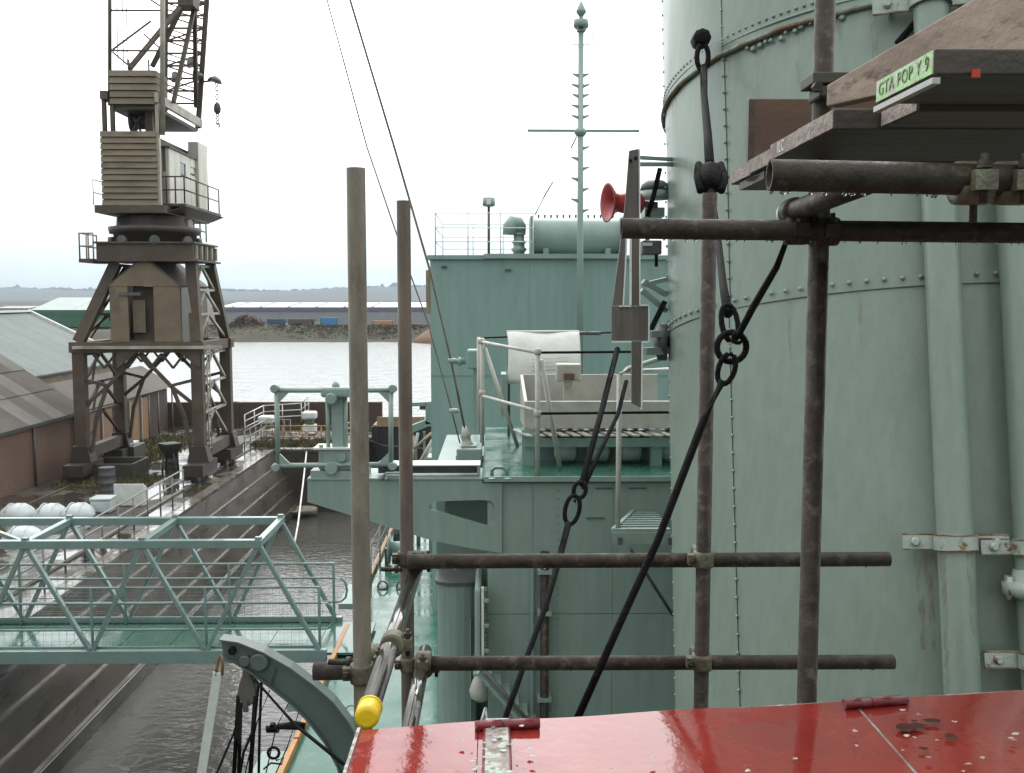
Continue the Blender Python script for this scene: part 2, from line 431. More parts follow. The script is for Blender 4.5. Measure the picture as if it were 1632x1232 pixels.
# brick: procedural courses in the material (a brick is under three pixels tall here)
def brickmat():
    m = bpy.data.materials.new('old_red_brick'); m.use_nodes = True
    t = m.node_tree; b = t.nodes['Principled BSDF']; k = t.links.new
    g = t.nodes.new('ShaderNodeNewGeometry'); s = t.nodes.new('ShaderNodeSeparateXYZ'); c = t.nodes.new('ShaderNodeCombineXYZ')
    k(g.outputs['Position'], s.inputs[0]); a = t.nodes.new('ShaderNodeMath'); a.operation = 'ADD'
    k(s.outputs['X'], a.inputs[0]); k(s.outputs['Y'], a.inputs[1])
    k(a.outputs[0], c.inputs['X']); k(s.outputs['Z'], c.inputs['Y'])
    br = t.nodes.new('ShaderNodeTexBrick'); br.inputs['Scale'].default_value = 1
    br.inputs['Brick Width'].default_value = .225; br.inputs['Row Height'].default_value = .075; br.inputs['Mortar Size'].default_value = .01
    br.inputs['Color1'].default_value = (0.25, 0.125, 0.075, 1); br.inputs['Color2'].default_value = (0.19, 0.098, 0.062, 1); br.inputs['Mortar'].default_value = (0.14, 0.115, 0.095, 1)
    k(c.outputs[0], br.inputs['Vector'])
    n = t.nodes.new('ShaderNodeTexNoise'); n.inputs['Scale'].default_value = .7; n.inputs['Detail'].default_value = 6; k(g.outputs['Position'], n.inputs['Vector'])
    r = t.nodes.new('ShaderNodeMapRange'); r.inputs['From Min'].default_value = .35; r.inputs['From Max'].default_value = .7; k(n.outputs['Fac'], r.inputs['Value'])
    x = t.nodes.new('ShaderNodeMix'); x.data_type = 'RGBA'; k(r.outputs['Result'], x.inputs['Factor']); k(br.outputs['Color'], x.inputs['A']); x.inputs['B'].default_value = (0.145, 0.092, 0.064, 1)
    k(x.outputs['Result'], b.inputs['Base Color']); b.inputs['Roughness'].default_value = .75
    return m


m_brick = brickmat()


def watermat(name, c, s1, s2, strength, rough):
    m = bpy.data.materials.new(name); m.use_nodes = True
    t = m.node_tree; b = t.nodes['Principled BSDF']; k = t.links.new
    b.inputs['Base Color'].default_value = rgb(c); b.inputs['Roughness'].default_value = rough; b.inputs['IOR'].default_value = 1.33
    g = t.nodes.new('ShaderNodeNewGeometry'); mp = t.nodes.new('ShaderNodeMapping'); mp.inputs['Scale'].default_value = (0.55, 1.0, 1)
    mp.inputs['Rotation'].default_value = (0, 0, rad(18))
    k(g.outputs['Position'], mp.inputs['Vector'])
    n1 = t.nodes.new('ShaderNodeTexNoise'); n1.inputs['Scale'].default_value = s1; n1.inputs['Detail'].default_value = 4; n1.inputs['Distortion'].default_value = .6
    n2 = t.nodes.new('ShaderNodeTexNoise'); n2.inputs['Scale'].default_value = s2; n2.inputs['Detail'].default_value = 3
    k(mp.outputs['Vector'], n1.inputs['Vector']); k(mp.outputs['Vector'], n2.inputs['Vector'])
    a = t.nodes.new('ShaderNodeMath'); a.operation = 'ADD'; k(n1.outputs['Fac'], a.inputs[0]); k(n2.outputs['Fac'], a.inputs[1])
    bn = t.nodes.new('ShaderNodeBump'); bn.inputs['Strength'].default_value = 1.0; bn.inputs['Distance'].default_value = strength
    k(a.outputs[0], bn.inputs['Height']); k(bn.outputs['Normal'], b.inputs['Normal'])
    return m


m_river = watermat('river_water', (0.34, 0.355, 0.345), 0.42, 1.9, 0.17, 0.10)
m_dockwater = watermat('dock_water', (0.075, 0.073, 0.064), 1.7, 6.0, 0.022, 0.03)


def wetground():
    m = mat('wet_quay_ground', (0.048, 0.04, 0.032), 0.5, (0.032, 0.027, 0.022), 0.7, stain=(0.055, 0.055, 0.022), sscale=.35, slo=0.52, shi=0.66, bump=0.25, bscale=7)
    t = m.node_tree; b = t.nodes['Principled BSDF']; k = t.links.new
    g = t.nodes.new('ShaderNodeNewGeometry'); n = t.nodes.new('ShaderNodeTexNoise'); n.inputs['Scale'].default_value = .45; n.inputs['Detail'].default_value = 6; n.inputs['Roughness'].default_value = .62
    k(g.outputs['Position'], n.inputs['Vector'])
    r = t.nodes.new('ShaderNodeMapRange'); r.inputs['From Min'].default_value = .48; r.inputs['From Max'].default_value = .58
    r.inputs['To Min'].default_value = .05; r.inputs['To Max'].default_value = .6
    k(n.outputs['Fac'], r.inputs['Value']); k(r.outputs['Result'], b.inputs['Roughness'])
    for nd in t.nodes:
        if nd.type == 'BUMP':
            r2 = t.nodes.new('ShaderNodeMapRange'); r2.inputs['From Min'].default_value = .44; r2.inputs['From Max'].default_value = .56
            r2.inputs['To Min'].default_value = .0; r2.inputs['To Max'].default_value = .35
            k(n.outputs['Fac'], r2.inputs['Value']); k(r2.outputs['Result'], nd.inputs['Strength'])
    return m


m_quay = wetground()

# ================================================================== SETTING
# one water sheet to the horizon, quay, dock basin, far bank, hills
WZ = -2.9
MB().add([(-4600, 50.6, WZ), (4600, 50.6, WZ), (4600, 2700, WZ), (-4600, 2700, WZ)], [(0, 1, 2, 3)]).build('river_water', m_river, kind='structure')
MB().add([(-9.3, -45, WZ), (16, -45, WZ), (16, 50.2, WZ), (-9.3, 50.2, WZ)], [(0, 1, 2, 3)]).build('dock_water', m_dockwater, kind='structure')
CX = -10.25                                              # coping line of the near quay
q = MB()
q.add([(-120, -45, 0), (CX, -45, 0), (CX, 46, 0), (-6.3, 46, 0), (-6.3, 56, 0), (-120, 56, 0)], [(0, 1, 2, 3, 4, 5)])
q.add([(-6.3, 46, 0), (-6.3, 56, 0), (-6.3, 56, -6), (-6.3, 46, -6)], [(0, 1, 2, 3)])
q.add([(-120, 56, 0), (-6.3, 56, 0), (-6.3, 56, -6), (-120, 56, -6)], [(0, 1, 2, 3)])
q.build('quay_ground', m_quay, kind='structure', fix=False)
MB().bb(15.3, 120, -45, 56, -6, 0).build('far_quay_ground', m_quay, kind='structure')
# altars: the stepped dock side
w = MB(); tr = MB()
x, z = CX, 0.0
steps = [(0.62, 0.27), (0.6, 0.27), (0.62, 0.28), (0.6, 0.26)]
for i, (dz, dx) in enumerate(steps):
    w.add([(x, -45, z - .05), (x, 46, z - .05), (x + dx - .10, 46, z - dz), (x + dx - .10, -45, z - dz)], [(0, 1, 2, 3)])
    z -= dz
    x += dx - .10
    tr.add([(x, -45, z), (x + .10, -45, z), (x + .10, 46, z), (x, 46, z)], [(0, 3, 2, 1)])
    x += .10
    tr.add([(x, -45, z), (x, 46, z), (x, 46, z - .05), (x, -45, z - .05)], [(0, 1, 2, 3)])
w.add([(x, -45, z - .07), (x, 46, z - .07), (x, 46, -6), (x, -45, -6)], [(0, 1, 2, 3)])
w.add([(CX, 46, -.05), (-6.3, 46, -.05), (-6.3, 46, -6), (CX, 46, -6)], [(0, 1, 2, 3)])
w.build('dock_wall', m_stone, kind='structure', fix=False)
tr.build('dock_altar_treads', m_tread, kind='structure', fix=False)
cp = MB()
yy = -10.0
root_c = thing('coping_kerb', 'wet pale stone coping kerb running along the dock edge', 'kerb', (CX, 20, 0))
while yy < 45.9:
    ln = min(random.uniform(1.5, 2.1), 45.98 - yy)
    MB().bb(CX - .42, CX + .02, yy, yy + ln - .025, -.05 + random.uniform(-.004, .004), .05 + random.uniform(-.01, .006)).build('coping_stone', m_tread, root_c)
    yy += ln
# inner harbour end wall coping
root_c = thing('coping_kerb', 'wet coping kerb across the head of the dock beside the dark gate', 'kerb', (-8.2, 46, 0))
xx = CX + .04
while xx < -6.35:
    MB().bb(xx, min(xx + 1.28, -6.32), 45.95, 46.55, -.06, .06).build('coping_stone', m_tread, root_c)
    xx += 1.31

# crane rails set in the quay
MB().bb(-11.47, -11.37, -10, 50, 0, .05).build('crane_rail', m_crane, label='crane rail nearest the dock edge, running under the right crane legs', cat='rail', group='crane rails')
MB().bb(-15.95, -15.85, -10, 50, 0, .05).build('crane_rail', m_crane, label='crane rail beside the brick shed, running under the left crane legs', cat='rail', group='crane rails')

# far bank and land
def bank(u, v):
    X = -420 + 900 * u if v < .7 else (-420 + 900 * u) * (1 + (v - .7) * 28)
    prof = [(222, -3.4), (228, -2.6), (236, -1.1), (243, .1), (250, .3), (300, .2), (700, 0.6), (2750, 3.0)]
    i = min(int(v * 7), 6); f = v * 7 - i
    Y = prof[i][0] * (1 - f) + prof[i + 1][0] * f; Z = prof[i][1] * (1 - f) + prof[i + 1][1] * f
    n = math.sin(X * .31) * .12 + math.sin(X * .11 + 2) * .2 + math.sin(X * .83) * .07
    return (X, Y + n * 2, Z + (n if 0 < i < 5 else 0) - (1.2 if X < -75 and 1 <= i <= 4 else 0))


MB().grid(bank, 260, 14).build('far_shore', m_bank, kind='structure', fix=False)
hills = MB()
rng = random.Random(3)
def ridge(X):
    return 33 + 12 * math.sin(X * .0010 + .6) + 7 * math.sin(X * .0031 + 1.0) + 2.5 * math.sin(X * .0105)
def hill(u, v):
    X = -4400 + 8800 * u
    h = ridge(X)
    Y = 2700 + 1000 * v
    prof = math.sin(min(v * 1.25, 1) * math.pi / 2)
    return (X, Y, 0.5 + (h + 6) * prof + rng.uniform(-1.6, 2.4) * (0.3 + v))
hills.grid(hill, 700, 12).build('wooded_hills', m_hill, kind='structure', fix=False)
# taller tree masses along the ridge
tm = MB()
for i in range(700):
    X = rng.uniform(-2000, 1200); Y = 3600 + rng.uniform(-60, 60)
    hgt = rng.uniform(2, 8) + (10 if rng.random() < .04 else 0)
    z0 = ridge(X) + 7.5
    r = rng.uniform(6, 16)
    n = 6
    vs = [V((X + r * math.cos(k) * rng.uniform(.7, 1.2), Y + r * math.sin(k), z0 + rng.uniform(.3, .8) * hgt)) for k in [q * 2 * math.pi / n for q in range(n)]]
    lo = [V((p.x, p.y, z0 - 6)) for p in vs]
    tm.add(vs + lo + [V((X + rng.uniform(-1, 1), Y, z0 + hgt + 2))], [(q, (q + 1) % n, n + (q + 1) % n, n + q) for q in range(n)] + [(q, (q + 1) % n, 2 * n) for q in range(n)])
tm.build('ridge_woodland', m_hill, kind='stuff', label='distant woodland along the hazy ridge', fix=False)

# scrub on the bank
sb = MB()
for i in range(3200):
    X = rng.uniform(-75, 20); t_ = rng.random(); Y = 230 + 15 * t_; Z = -2.7 + 2.75 * min(1, t_ * 1.15)
    r = rng.uniform(.2, .65)
    for k in range(12):
        c = V((X + rng.uniform(-r, r), Y + rng.uniform(-r, r), Z + rng.uniform(0, r)))
        a = V((rng.uniform(-1, 1), rng.uniform(-1, 1), rng.uniform(-.6, 1))).normalized() * rng.uniform(.08, .2)
        b_ = V((rng.uniform(-1, 1), rng.uniform(-1, 1), rng.uniform(-1, 1))).normalized() * rng.uniform(.06, .18)
        sb.add([c - a, c + b_, c + a, c - b_], [(0, 1, 2, 3)])
sb.build('bank_scrub', m_scrub, kind='stuff', label='brown green scrub covering the far river bank', fix=False)


# ------------------------------------------------------------------ far buildings
def warehouse(name, label, x0, x1, Y, D, zb, ze, zr, wall, roof, fascia, nlights):
    t = thing(name, label, 'warehouse', ((x0 + x1) / 2, Y, zb))
    MB().bb(x0, x1, Y, Y + D, zb, ze - 1.0).build('wall', wall, t)
    MB().bb(x0 - .2, x1 + .2, Y - .25, Y + D + .25, ze - 1.0, ze).build('fascia', fascia, t)
    n = max(2, int((x1 - x0) / 10))
    for i in range(n):
        a = x0 + (x1 - x0) * i / n; b_ = x0 + (x1 - x0) * (i + 1) / n - .12
        MB().prism([(a, Y - .2, ze), (a, Y + D / 2, zr), (a, Y + D + .2, ze)], (b_ - a, 0, 0)).build('roof_panel', roof, t)
    for i in range(nlights):
        a = x0 + (x1 - x0) * (i + .5) / nlights
        MB().beam((a, Y + .3, ze + .12), (a, Y + D / 2 - .5, zr + .1), .5, .2).build('roof_vent', m_warewall, t)
    return t


a = P(348, 510, 262); b = P(760, 510, 262)
warehouse('warehouse', 'long grey warehouse with white roof across the river', a.x, b.x + 20, 262, 40, -1.4, P(0, 489.5, 262).z, P(0, 482, 282).z, m_warewall, m_roofwhite, m_fascia, 12)
a = P(50, 510, 262); b = P(182, 510, 262)
warehouse('warehouse', 'green clad warehouse with pale roof across the river, left of the crane', a.x, b.x, 262, 34, -.5, P(0, 494, 262).z, P(0, 474, 262).z, m_greenclad, m_rooflight, m_greenclad, 0)
a = P(-10, 495, 330); b = P(46, 495, 330)
warehouse('warehouse', 'low buff shed far off beyond the pale green roof, at picture edge', a.x, b.x, 330, 20, 1, P(0, 491, 330).z, P(0, 488, 330).z, m_concrete, m_warewall, m_warewall, 0)

# containers and heaps on the far bank
conts = [(440, 512, 28, 7, (0.03, 0.08, 0.14), 'dark blue container above the scrub on the far bank'), (447, 519, 44, 6, (0.6, 0.6, 0.57), 'white container low on the far bank'),
         (480, 513, 40, 9, (0.09, 0.06, 0.045), 'brown container beside the dark blue one on the far bank'), (524, 509, 26, 5, (0.05, 0.20, 0.42), 'bright blue container left of the tall grey scaffold pole'),
         (610, 515, 32, 7, (0.45, 0.22, 0.06), 'orange container between the two scaffold poles'), (590, 520, 14, 6, (0.10, 0.08, 0.05), 'small dark container beside the orange one'),
         (476, 518, 12, 5, (0.5, 0.5, 0.46), 'small white cabin between brown containers on the far bank'), (412, 520, 12, 8, (0.26, 0.16, 0.10), 'tan container beside the scrap heap'),
         (505, 517, 16, 5, (0.30, 0.28, 0.25), 'pale grey container under the bright blue one'), (668, 519, 22, 5, (0.18, 0.10, 0.06), 'rusty container beside the green bridge block'),
         (76, 529, 24, 9, (0.30, 0.12, 0.05), 'rusty orange container in front of the green warehouse'), (115, 529, 30, 9, (0.05, 0.12, 0.07), 'dark green container in front of the green warehouse')]
for px, py, wp, hp, c, lab in conts:
    Y = 250.0
    a = P(px - wp / 2, py + hp / 2, Y); b = P(px + wp / 2, py - hp / 2, Y)
    t = thing('shipping_container', lab, 'container', ((a.x + b.x) / 2, Y, a.z), 'containers on the far bank')
    mc = simple('container_paint', c, .6)
    MB().bb(a.x, b.x, Y, Y + 2.4, a.z - 1.5, b.z).build('body', mc, t)
    for s_ in (0, 1):
        xx = a.x + s_ * (b.x - a.x)
        MB().bb(xx - .09, xx + .09, Y - .06, Y + .05, a.z - 1.5, b.z + .03).build('corner_post', m_darkgrey, t)
hp = MB()
for i in range(300):
    X = rng.uniform(P(352, 0, 246).x, P(408, 0, 246).x); u = (X - P(380, 0, 246).x) / 4.4
    zt = .2 + 2.6 * max(0, 1 - u * u) * rng.random()
    R = M.Rotation(rng.uniform(0, 3), 3, V((rng.uniform(-1, 1), rng.uniform(-1, 1), 1)).normalized())
    hp.box((X, 247 + rng.uniform(-2, 2), zt), (rng.uniform(.2, .9), rng.uniform(.2, .9), rng.uniform(.15, .6)), R)
hp.build('scrap_heap', mat('scrap_metal', (0.10, 0.05, 0.035), .7, (0.055, 0.045, 0.04), .6, stain=(.25, .22, .2), sscale=1.2, slo=.62, shi=.7), label='reddish heap of scrap on the far bank right of the crane', cat='scrap heap')
s_ = MB()
a = P(685, 548, 224)
s_.lathe((a.x + 4, 226, WZ), (0, 0, 1), [(9, -.5), (6.3, 1.6), (3.0, 3.8), (.2, 4.9)], 20)
s_.build('sand_heap', mat('red_sand', (0.19, 0.105, 0.065), .9), label='reddish brown sand heap at the water edge beside the green bridge block', cat='sand heap')

# ------------------------------------------------------------------ river parapet and dock gate
t = thing('river_wall', 'low rusty brown wall between the quay and the river', 'wall', (-14, 55, 0))
for i in range(14):
    x0 = -34 + i * 1.98
    MB().bb(x0, x0 + 1.96, 55.0, 55.35, 0, 1.30 + rng.uniform(-.015, .015)).build('wall_panel', m_parapet, t)
    MB().bb(x0 - .06, x0 + .06, 54.9, 55.0, 0, 1.25).build('pilaster', m_parapet, t)
t = thing('dock_gate', 'dark backlit floating dock gate topped with brown planks', 'dock gate', (2, 50.4, WZ))
MB().bb(-6.28, 13, 50.2, 52.4, -6, .55).build('gate_body', m_caisson, t)
for i in range(12):
    xx = -6.1 + i * 1.6
    MB().bb(xx, xx + .14, 50.06, 50.2, -5.5, .5).build('rib', m_caisson, t)
for i in range(9):
    MB().bb(-6.2, 0.4 + rng.uniform(-.3, .3), 50.15 + i * .25, 50.15 + i * .25 + .235, .56, .64 + rng.uniform(0, .02)).build('plank', m_plank, t)
MB().bb(-6.0, -3.6, 50.16, 50.24, .66, 1.05).build('toe_board', m_plank, t)
MB().path([P(590, 702, 49.6), P(612, 710, 49.4), P(640, 712, 49.2), P(690, 716, 48.5)], .025, 6).build('mooring_rope', m_wire, label='slack rope hanging across the dark dock gate', cat='rope')


# grass strips on the quay end
def grass(name, label, x0, x1, y0, y1, n, seed):
    g = MB(); r = random.Random(seed)
    for i in range(n):
        X = r.uniform(x0, x1); Y = r.uniform(y0, y1); h = r.uniform(.06, .26); an = r.uniform(0, 3.14)
        dx, dy = math.cos(an) * .035, math.sin(an) * .035; lx, ly = r.uniform(-.1, .1), r.uniform(-.1, .1)
        g.add([(X - dx, Y - dy, 0), (X + dx, Y + dy, 0), (X + lx, Y + ly, h)], [(0, 1, 2)])
    g.add([(x0, y0, .006), (x1, y0, .006), (x1, y1, .006), (x0, y1, .006)], [(0, 1, 2, 3)])
    g.build(name, m_grass, label=label, kind='stuff', fix=False)


grass('rough_grass', 'rough grass along the foot of the river wall', -12.5, -6.8, 52.4, 54.8, 3500, 1)
grass('rough_grass', 'rough grass at the dock head in front of the rubble enclosure', -11.6, -7.4, 46.9, 48.3, 2200, 2)
grass('rough_grass', 'weeds on the quay between the crane legs and shed', -17.2, -14.6, 42, 51, 2500, 3)
grass('rough_grass', 'weeds around the iron trough under the crane', -16.6, -13.0, 37.2, 39.2, 900, 4)

# ------------------------------------------------------------------ sheds on the left
def corr(x0, z0, x1, z1, y0, y1, n=9):
    """corrugated sheet from (x0,z0) up to (x1,z1)"""
    m = MB(); nx = V((z0 - z1, 0, x1 - x0)).normalized()
    if nx.z < 0: nx = -nx
    k = n * 2
    vs = []
    for i in range(k + 1):
        y = y0 + (y1 - y0) * i / k; o = nx * (.035 if i % 2 else 0.0)
        vs += [V((x0, y, z0)) + o, V((x1, y, z1)) + o]
    m.add(vs, [(2 * i, 2 * i + 2, 2 * i + 3, 2 * i + 1) for i in range(k)])
    return m


t = thing('brick_shed', 'long brick shed with patched corrugated roof at the left edge of the quay', 'shed', (-19, 35, 0))
XE, ZE, XR, ZR = -17.4, 2.35, -21.0, 4.75
MB().bb(-24.6, XE, 14, 42.4, 0, 2.32).build('wall', m_brick, t)
MB().prism([(-24.6, 42.37, 2.32), (XR, 42.37, 4.68), (XE, 42.37, 2.32)], (0, -.2, 0)).build('gable', m_brick, t)
i = 0
yy = 14.0
while yy < 42.3:
    for (f0, f1) in ((-.04, .34), (.33, .67), (.66, 1.0)):
        lift = .02 + .02 * f0
        x0 = XE + (XR - XE) * f0; x1 = XE + (XR - XE) * f1
        z0 = ZE + (ZR - ZE) * f0 + lift * 2; z1 = ZE + (ZR - ZE) * f1 + lift
        rr = random.random()
        mm_ = m_roofmid if rr < .42 else m_roofdark
        corr(x0, z0, x1, z1, yy, yy + 1.07).build('roof_sheet', mm_, t, fix=False)
    yy += 1.05
corr(-24.7, 2.3, XR, ZR, 14, 42.4, 60).build('roof_slope', m_roofdark, t, fix=False)
for k in range(8):
    y = 16 + k * 3.6
    MB().tube((XE + .07, y, 0), (XE + .07, y, 2.3), .05, 8).build('downpipe', m_darkgrey, t)
MB().bb(XE + .01, XE + .14, 14, 42.4, 2.18, 2.30).build('gutter', m_darkgrey, t)

t = thing('brick_shed', 'low brown roofed shed beyond the brick shed behind the crane', 'shed', (-18.5, 47, 0))
MB().bb(-24, XE - .05, 42.5, 49.4, 0, 2.25).build('wall', m_brick, t)
MB().bb(-24, XE - .3, 49.4, 54, 0, 2.15).build('dark_bay', m_parapet, t)
i = 0
for k in range(11):
    y = 42.45 + k * 1.05
    corr(XE + .12, 2.28, -19.0, 3.35, y, y + 1.06, 7).build('roof_sheet', m_roofdark, t, fix=False)
    corr(-24, 2.2, -19.0, 3.35, y, y + 1.06, 5).build('roof_sheet', m_roofdark, t, fix=False)
MB().prism([(XE, 54.0, 2.2), (-19.0, 54.0, 3.3), (-24, 54, 2.15)], (0, -.1, 0)).build('gable', m_clad, t)
for y, c in ((44.3, (0.25, 0.14, 0.075)), (45.7, (0.27, 0.235, 0.14)), (47.6, (0.27, 0.15, 0.07)), (49.2, (0.25, 0.14, 0.07))):
    MB().bb(XE - .04, XE, y, y + 1.15, .03, 2.1).build('door', simple('door_paint', c, .6), t)
    MB().bb(XE - .04, XE + .04, y - .07, y, .03, 2.15).build('door_post', m_cream, t)
for y in (50.2, 51.6, 53.8):
    MB().tube((XE + .02, y, 0), (XE + .02, y, 2.2), .045, 8).build('post', m_concrete, t)

t = thing('large_shed', 'large shed with smooth pale green roof behind the brick shed', 'shed', (-27, 50, 0))
XA, ZA, XB, ZB = -26.9, 6.2, -21.2, 3.42
MB().bb(-32.5, -21.4, 43.5, 58, 0, 3.3).build('wall', m_clad, t)
for k in range(8):
    y = 43.3 + k * 1.86
    MB().prism([(XB, y, ZB), (XA, y, ZA), (XA, y, ZA - .08), (XB, y, ZB - .08)], (0, 1.84, 0)).build('roof_panel', m_shedroof, t)
    MB().prism([(-32.6, y, ZB), (XA, y, ZA), (XA, y, ZA - .08), (-32.6, y, ZB - .08)], (0, 1.84, 0)).build('roof_panel', m_shedroof, t)
MB().beam((XB, 58.25, ZB + .05), (XA, 58.25, ZA + .05), .16, .2).build('verge_board', m_white, t)
MB().bb(XA - .2, XA + .2, 43.3, 58.2, ZA + .0, ZA + .1).build('ridge_cap', m_white, t)

exec_parts = []
# ================================================================== CRANE
Y0, Y1, HY1 = 38.5, 42.5, 44.3
XL, XRR = -15.9, -11.42
t = thing('dock_crane', 'tall rusty travelling dock crane with plank clad machine house and lattice jib', 'crane', ((XL + XRR) / 2, (Y0 + Y1) / 2, 0))
cr = lambda name, m, mat_=m_crane, parent=None: m.build(name, mat_, parent or t)
XPY = 475
def X(px, Y=Y0): return P(px, XPY, Y).x
def Z(py, Y=Y0): return P(791, py, Y).z
zb, zm, zt = 0.75, Z(553), Z(418)
XLt, XRt = X(183), X(303)            # leg heads under the ring girder
for Yq, ya in ((Y0, .3), (Y1, -1.25)):
    for xb, xt in ((XL, XLt), (XRR, XRt)):
        sx = 1 if xb == XL else -1
        cr('leg', MB().beam((xb, Yq, zb), (xb, Yq, zm - .2), .44, .36, (0, 1, 0)))
        cr('upper_leg', MB().beam((xb, Yq, zm + .2), (xt, Yq + ya, zt), .40, .34, (0, 1, 0)))
        # curved inner knee
        pts = [V((xb + sx * .35, Yq, zb + .35)), V((xb + sx * .55, Yq, 2.4)), V((xb + sx * 1.0, Yq, 3.6)), V((xb + sx * 1.75, Yq, 4.4)), V((xb + sx * 2.15, Yq, zm - .2))]
        for a, b in zip(pts, pts[1:]): cr('knee_brace', MB().beam(a, b + (b - a) * .03, .125, .125, (0, 1, 0)))
        cr('knee_strut', MB().beam((xb + sx * .15, Yq, zm - 1.25), (xb + sx * 1.05, Yq, 3.65), .12, .12, (0, 1, 0)))
        cr('knee_strut', MB().beam((xb + sx * .15, Yq, 2.9), (xb + sx * 1.0, Yq, 3.6), .12, .12, (0, 1, 0)))
        cr('foot', MB().prism([(xb - .42, Yq - .3, .72), (xb + .42, Yq - .3, .72), (xb + .28, Yq - .3, 1.35), (xb - .28, Yq - .3, 1.35)], (0, .6, 0)), m_darkbrown)
        bg_ = cr('bogie', MB().bb(xb - .38, xb + .38, Yq - 1.0, Yq + 1.0, .28, .72), m_darkbrown)
        for dy in (-.6, .6):
            w_ = MB().lathe((xb - .13, Yq + dy, .27), (1, 0, 0), [(.30, 0), (.30, .04), (.25, .05), (.25, .26)], 16); w_.build('wheel', m_darkgrey, bg_)
            MB().bb(xb - .45, xb - .2, Yq + dy - .25, Yq + dy + .25, .12, .62).build('axle_box', m_moss, bg_)
    cr('portal_beam', MB().bb(XL - .3, XRR + .3, Yq - .24, Yq + .24, zm - .2, zm + .2))
    xs = [XL + .5 + i * (XRR - XL - 1) / 4 for i in range(5)]
    for a, b in zip(xs, xs[1:]):
        cr('web_brace', MB().beam((a, Yq, zm - .25), ((a + b) / 2, Yq, zm - .8), .08, .08)); cr('web_brace', MB().beam(((a + b) / 2, Yq, zm - .8), (b, Yq, zm - .25), .08, .08))
for xb, xt in ((XL, XLt), (XRR, XRt)):
    cr('portal_beam', MB().bb(xb - .2, xb + .2, Y0 + .26, Y1 - .26, zm - .19, zm + .19), m_crane)
    cr('sill_beam', MB().bb(xb - .17, xb + .17, Y0 + .3, Y1 - .3, .80, 1.25))
    mlat = m_crane_pale if xb == XRR else m_crane  # right-hand lattice coloured paler to imitate light on that side
    # side lattice, lower then upper panel
    for lo, hi, xl, xh, n, ins in ((1.4, zm - .3, xb, xb, 3, 0), (zm + .3, zt - .1, xb, xt, 3, .55)):
        for k in range(n):
            za, zc = lo + (hi - lo) * k / n, lo + (hi - lo) * (k + 1) / n
            fa, fc = k / n, (k + 1) / n
            xa, xc = xl + (xh - xl) * fa, xl + (xh - xl) * fc
            ya, yc = Y0 + .2 + ins * fa * .5, Y0 + .2 + ins * fc * .5; yb, yd = Y1 - .2 - ins * fa * 2.2, Y1 - .2 - ins * fc * 2.2
            ymid = (ya + yb) / 2
            cr('lattice_bar', MB().beam((xa, ya, za), (xc, (yc + yd) / 2, zc), .10, .10), mlat); cr('lattice_bar', MB().beam((xa, yb, za), (xc, (yc + yd) / 2, zc), .10, .10), mlat)
            cr('lattice_tie', MB().beam((xc, yc, zc), (xc, yd, zc), .10, .10), mlat)
            cr('lattice_post', MB().beam((xa, ymid - .9, za), (xc, (yc + yd) / 2 - .35, zc), .07, .07), mlat)
# walkway shelf at portal level and its end
cr('portal_shelf', MB().bb(XL - .1, XRR + 1.0, Y0 - .42, Y0 - .25, zm - .05, zm + .06), m_crane_pale)
# hut between the upper legs
hx0, hx1, hy0, hy1 = X(176), X(288), Y0 - .1, Y0 + 3.4
hz0, hz1, hzr = zm + .21, Z(456), Z(412)
doors = (X(205), X(246))
h = cr('hut', MB().bb(hx0, doors[0], hy0, hy0 + .12, hz0, hz1), m_hut)
MB().bb(doors[1], hx1, hy0, hy0 + .12, hz0, hz1).build('front_panel', m_hut, h)
MB().bb(hx0, hx1, hy0 + .13, hy1, hz0, hz0 + .05).build('floor', m_crane, h)
MB().bb(hx0, hx0 + .1, hy0 + .13, hy1, hz0, hz1).build('side_panel', m_hut, h)
MB().bb(hx1 - .1, hx1, hy0 + .13, hy1, hz0, hz1).build('side_panel', m_hutgrey, h)
MB().bb(hx0, hx1, hy1, hy1 + .1, hz0, hz1).build('back_panel', m_hut, h)
MB().prism([(hx0, hy0 - .02, hz1), (hx1, hy0 - .02, hz1), ((hx0 + hx1) / 2, hy0 - .02, hzr)], (0, .14, 0)).build('gable', m_hut, h)
for xe in (hx0 - .08, hx1 + .08):
    MB().beam((xe, hy0 + 1.8, hz1 - .03), ((hx0 + hx1) / 2, hy0 + 1.8, hzr + .06), 3.6, .07).build('roof_slope', m_crane, h)
MB().bb(X(208), X(228), hy0 + .3, hy0 + .36, Z(530), Z(478)).build('door', m_hut, h)
MB().bb(X(206), X(246), hy0 + .5, hy0 + .56, hz0, hz1).build('inner_door', m_crane, h)
MB().bb(X(192), X(226), hy0 - .06, hy0 - .005, Z(471), Z(466)).build('lamp_bracket', m_darkgrey, h)
# grey side screen right of the hut
cr('side_screen', MB().prism([(X(290), Y0 - .06, hz0), (X(312), Y0 - .06, hz0), (X(300), Y0 - .06, Z(458)), (X(290), Y0 - .06, Z(458))], (0, .05, 0)), m_hutgrey)
